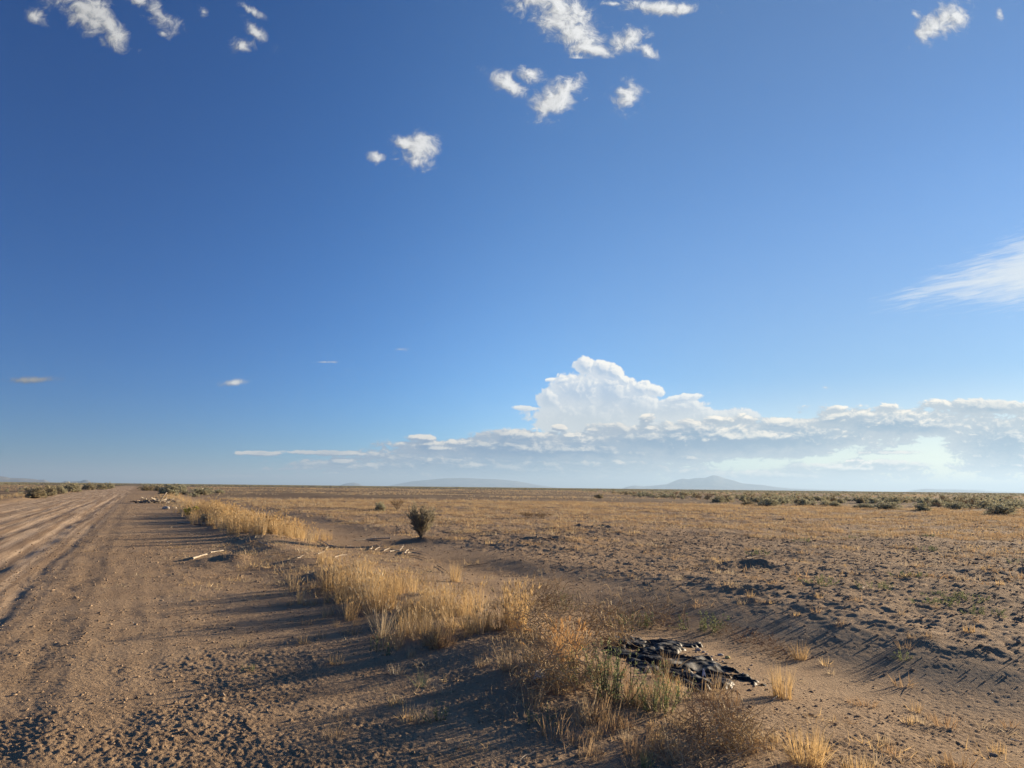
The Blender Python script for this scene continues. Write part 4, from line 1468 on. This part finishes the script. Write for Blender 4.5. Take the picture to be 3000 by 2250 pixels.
stick('thin pale stick on the plain right of the soil mound', [(2548, 1764), (2572, 1761), (2598, 1760)], 2.0)
stick('small curved pale twig on the plain left of the thin stick', [(2525, 1728), (2532, 1721), (2545, 1718)], 2.0)
stick('dark stick lying behind the soil mound on the plain', [(2188, 1637), (2215, 1634), (2246, 1628)], 3.2, mat=M_TWIG)
stick('long dark stick on the plain right of the lone sagebrush', [(1590, 1580), (1620, 1582), (1660, 1584)], 2.4, mat=M_TWIG)
stick('upright bent twig sticking out behind the near golden grass', [(1703, 1800, 0), (1700, 1796, .14), (1692, 1796, .30)], 2.6, kind='twig', mat=M_TWIG, cat='twig')
stick('thin leaning stalk in the green plant left of the plastic', [(2115, 2020, 0), (2105, 2012, .10), (2092, 2010, .24)], 1.6, kind='twig', mat=M_TWIG, cat='twig')
stick('bent dry stalk rising from the thicket above the white scrap', [(1498, 1995, 0), (1490, 1990, .22), (1484, 1990, .44)], 2.0, kind='twig', mat=M_CURL, cat='twig')
stick('pale log with bark patches beneath the far golden grass', [(520, 1535), (542, 1534), (566, 1535)], 3.4)
stick('long flat log lying in the shade of the far golden grass', [(568, 1539), (610, 1540), (648, 1541), (672, 1541)], 3.0, mat=M_TWIG)
stick('thin grey log in front of the long flat one', [(500, 1547), (530, 1546), (560, 1547)], 2.4)
stick('short pale log tip right of the far logs', [(674, 1538), (686, 1536, .06)], 3.2)
stick('thin pale stick behind the far logs', [(590, 1529), (612, 1528), (634, 1530)], 2.0)

# ---- the pile of cut branches beside the road: each piece can be lifted off
P0 = ground_at(455, 1474)
D0 = P0.length
LOGM = []
for k in range(4):
    b = MB()
    pts = np.array([(-.5, 0, 0), (-.2, .04, .02), (.15, -.03, .03), (.5, .02, 0)]) + rng.normal(0, .02, (4, 3))
    _tube(b, pts, np.array([.05, .045, .04, .028]) * 1.15)
    LOGM.append(b.mesh('pile branch', M_BONE if k < 3 else M_TWIG, True))
for i in range(44):
    u = rng.uniform(-1, 1)
    dx_ = u * 1.45 + rng.normal(0, .12)
    dy_ = rng.normal(0, .45)
    x, y = P0.x + dx_, P0.y + dy_
    lift = .06 + .34 * max(0, 1 - abs(u + .1)) * rng.random()
    o = obj('cut_branch', LOGM[i % 4], None, (x, y, Hz(x, y) + lift))
    L = rng.uniform(.45, 1.25)
    o.scale = (L, L * .9, L * .9)
    o.rotation_euler = (0, rng.normal(0, .28), rng.uniform(0, 3.14))
    tag(o, 'bleached cut branch in the low pile of branches beside the far golden grass', 'branch', 'branches of the roadside pile')
o = obj('cut_branch', LOGM[0], None, (P0.x + .55, P0.y, P0.z + .45))
o.scale = (1.2, 1, 1)
o.rotation_euler = (0, -.95, .3)
tag(o, 'pale branch that sticks up steeply out of the roadside pile', 'branch')

# ------------------------------------------------------------------ stones, black plastic and litter
def rock(label, px, py, wpx, hpx, mat=M_STONE, kind='stone', group=None, cat='stone'):
    P, w, h = at_m(px, py, wpx, hpx)
    v, f = pebble(0)
    f = np.array(f)
    edges = {}
    v = list(v)
    nf = []
    def mid(a, c):
        k = (min(a, c), max(a, c))
        if k not in edges:
            m_ = (np.array(v[a]) + np.array(v[c])) / 2
            m_ = m_ / np.linalg.norm(m_) * (np.linalg.norm(v[a]) + np.linalg.norm(v[c])) / 2 * rng.uniform(.92, 1.06)
            v.append(m_)
            edges[k] = len(v) - 1
        return edges[k]
    for a, c, d in f:
        x1, x2, x3 = mid(a, c), mid(c, d), mid(d, a)
        nf += [(a, x1, x3), (c, x2, x1), (d, x3, x2), (x1, x2, x3)]
    v = np.array(v)
    v = v / np.abs(v).max(0) * np.array((w / 2, w * .4, h * .55))
    o = obj(kind, mesh_np(kind, v, np.array(nf), mat, True), None, (P.x, P.y, P.z + h * .25))
    return tag(o, label, cat, group)


rock('pale boulder at the right end of the roadside branch pile', 486, 1492, 22, 12)
rock('smaller pale boulder behind the larger one by the branch pile', 512, 1490, 14, 8)
rock('whitish rounded stone on the upper edge of the black plastic', 2046, 1906, 19, 11)
rock('long grey stone beside the yellow lump on the black plastic', 2111, 1921, 20, 9)
M_YLUMP, q_, p_ = material('faded yellow foam', .8, .3)
q_.l.new(q_.mix(q_.noise(q_.n.new('ShaderNodeNewGeometry').outputs['Position'], 60, 3, .6), (.52, .42, .10), (.66, .58, .26)), p_.inputs['Base Color'])
rock('small faded yellow lump of foam on the upper edge of the black plastic', 2131, 1929, 18, 12, M_YLUMP, 'foam_lump', cat='litter')
for i, (px, py, w_) in enumerate([(2035, 1888, 10), (2052, 1893, 9), (2060, 1912, 12), (2070, 1918, 10), (2040, 1912, 8), (2160, 1970, 9), (2178, 1975, 9), (2195, 1963, 8), (2202, 1950, 7), (2184, 1982, 8), (2085, 1925, 9), (2100, 1935, 8), (2118, 1940, 9)]):
    rock('small pale pebble lying on the black plastic', px, py, w_, w_ * .6, M_STONE, 'pebble', 'pebbles on the black plastic')


def build_plastic():
    """a black sheet draped over lumpy soil: where its folds dip below the soil it is buried"""
    C0 = ground_at(1992, 1944)
    m, q, p = material('black plastic film', .5, .22)
    p.inputs['Base Color'].default_value = (.008, .008, .010, 1)
    geo = q.n.new('ShaderNodeNewGeometry')
    n = q.noise(geo.outputs['Position'], 38, 5, .6, 1.2)
    q.l.new(q.mr(n, .3, .7, .48, .75), p.inputs['Roughness'])
    dust = q.mr(q.noise(geo.outputs['Position'], 16, 5, .7), .62, .80, 0, .35)
    q.l.new(q.mix(dust, (.010, .011, .013), (.13, .095, .068)), p.inputs['Base Color'])
    b = q.n.new('ShaderNodeBump')
    b.inputs['Strength'].default_value = .35
    b.inputs['Distance'].default_value = .008
    q.l.new(n, b.inputs['Height'])
    q.l.new(b.outputs[0], p.inputs['Normal'])
    # pieces: where on the ground, half width and half depth in picture pixels, turn
    PIECES = [(1866, 1885, 58, 20, .05), (1844, 1917, 46, 14, -.1), (1969, 1893, 46, 24, -.2), (2032, 1889, 34, 12, -.3), (1906, 1955, 30, 20, .2), (2020, 1984, 46, 34, 0), (2110, 1998, 50, 19, -.12), (2168, 1976, 30, 24, .3), (2066, 1936, 40, 8, -.4), (1965, 1935, 80, 34, -.1), (2090, 1960, 60, 26, -.1)]
    x0, x1, y0, y1 = -1.0, 1.05, -1.15, 1.45
    X, Y = np.meshgrid(np.linspace(x0, x1, 190) + C0.x, np.linspace(y0, y1, 210) + C0.y)
    rad = np.full(X.shape, 9.0)
    for px, py, ra, rb, an in PIECES:
        c = ground_at(px - 18, py)
        ra, rb = ra * c.y / FPX * 1.08, rb * c.y * c.y / (CAM_H * FPX) * 1.15
        ca, sa = math.cos(an), math.sin(an)
        A, B = ((X - c.x) * ca + (Y - c.y) * sa) / ra, (-(X - c.x) * sa + (Y - c.y) * ca) / rb
        rad = np.minimum(rad, np.sqrt(A * A + B * B))
    rad = rad + .30 * gn(X / .17, Y / .17, 74) + .18 * gn(X / .06, Y / .06, 75)
    wx, wy = X + .10 * gn(X / .3, Y / .3, 72), Y + .10 * gn(X / .3, Y / .3, 79)
    fold = 1 - np.abs(gn(wx / .26, wy / .16, 70)) * 2.4
    fold2 = 1 - np.abs(gn(wx / .09, wy / .06, 71)) * 2
    off = .014 + .026 * fold + .004 * fold2 + .026 * gn(X / .40, Y / .40, 73) - .05 * sstep(.8, 1.15, rad)
    Z = H(X, Y, False) + off
    vid = np.arange(X.size).reshape(X.shape)
    f = np.stack([vid[:-1, :-1], vid[:-1, 1:], vid[1:, 1:], vid[1:, :-1]], -1)
    f = f[(rad[:-1, :-1] < 1.12) & (off[:-1, :-1] > -.05)]
    used, inv = np.unique(f, return_inverse=True)
    V = np.stack([X - C0.x, Y - C0.y, Z - C0.z], -1).reshape(-1, 3)[used]
    o = obj('plastic_sheet', mesh_np('film', V, inv.reshape(f.shape), m, True), None, C0)
    tag(o, 'torn crumpled black plastic sheet half buried in the soil behind the thicket', 'plastic sheet')
    so = o.modifiers.new('thickness', 'SOLIDIFY')
    so.thickness = .002


build_plastic()


def scrap(kind, label, px, py, wpx, hpx, col, cat='litter', rough=.6):
    """a crushed piece of thin film: a small crumpled sheet"""
    P, w, h = at_m(px, py, wpx, hpx)
    m, q, p = material(kind, rough, .3)
    q.l.new(q.mix(q.noise(q.n.new('ShaderNodeNewGeometry').outputs['Position'], 50, 3, .6), [c * .75 for c in col], col), p.inputs['Base Color'])
    u = np.linspace(-1, 1, 18)
    A, B = np.meshgrid(u, u)
    rr = A * A + B * B
    Z = h * (1.0 - .75 * rr) * (.75 + .6 * gn(A * 2.2 + px, B * 2.2, 76)) + h * .3 * np.abs(gn(A * 4, B * 4 + py, 77))
    V = np.stack([A * w * .5 * (1 + .2 * gn(B * 2, A * 2, 78)), B * w * .35, np.maximum(Z, -.01)], -1).reshape(-1, 3)
    vid = np.arange(A.size).reshape(A.shape)
    f = np.stack([vid[:-1, :-1], vid[:-1, 1:], vid[1:, 1:], vid[1:, :-1]], -1)[rr[:-1, :-1] < 1.25]
    o = obj(kind, mesh_np(kind, V, f.reshape(-1, 4), m, False), None, P)
    so = o.modifiers.new('thickness', 'SOLIDIFY')
    so.thickness = .002
    return tag(o, label, cat)


scrap('plastic_scrap', 'crumpled white plastic scrap caught at the foot of the thicket', 1582, 1992, 34, 30, (.78, .78, .76))
scrap('foam_curl', 'beige curl of foam on the black plastic by the small green sprig', 1896, 1972, 17, 18, (.66, .55, .38))
scrap('plastic_scrap', 'narrow shiny white torn strip standing on the black plastic', 2062, 1984, 10, 22, (.72, .74, .78), rough=.3)
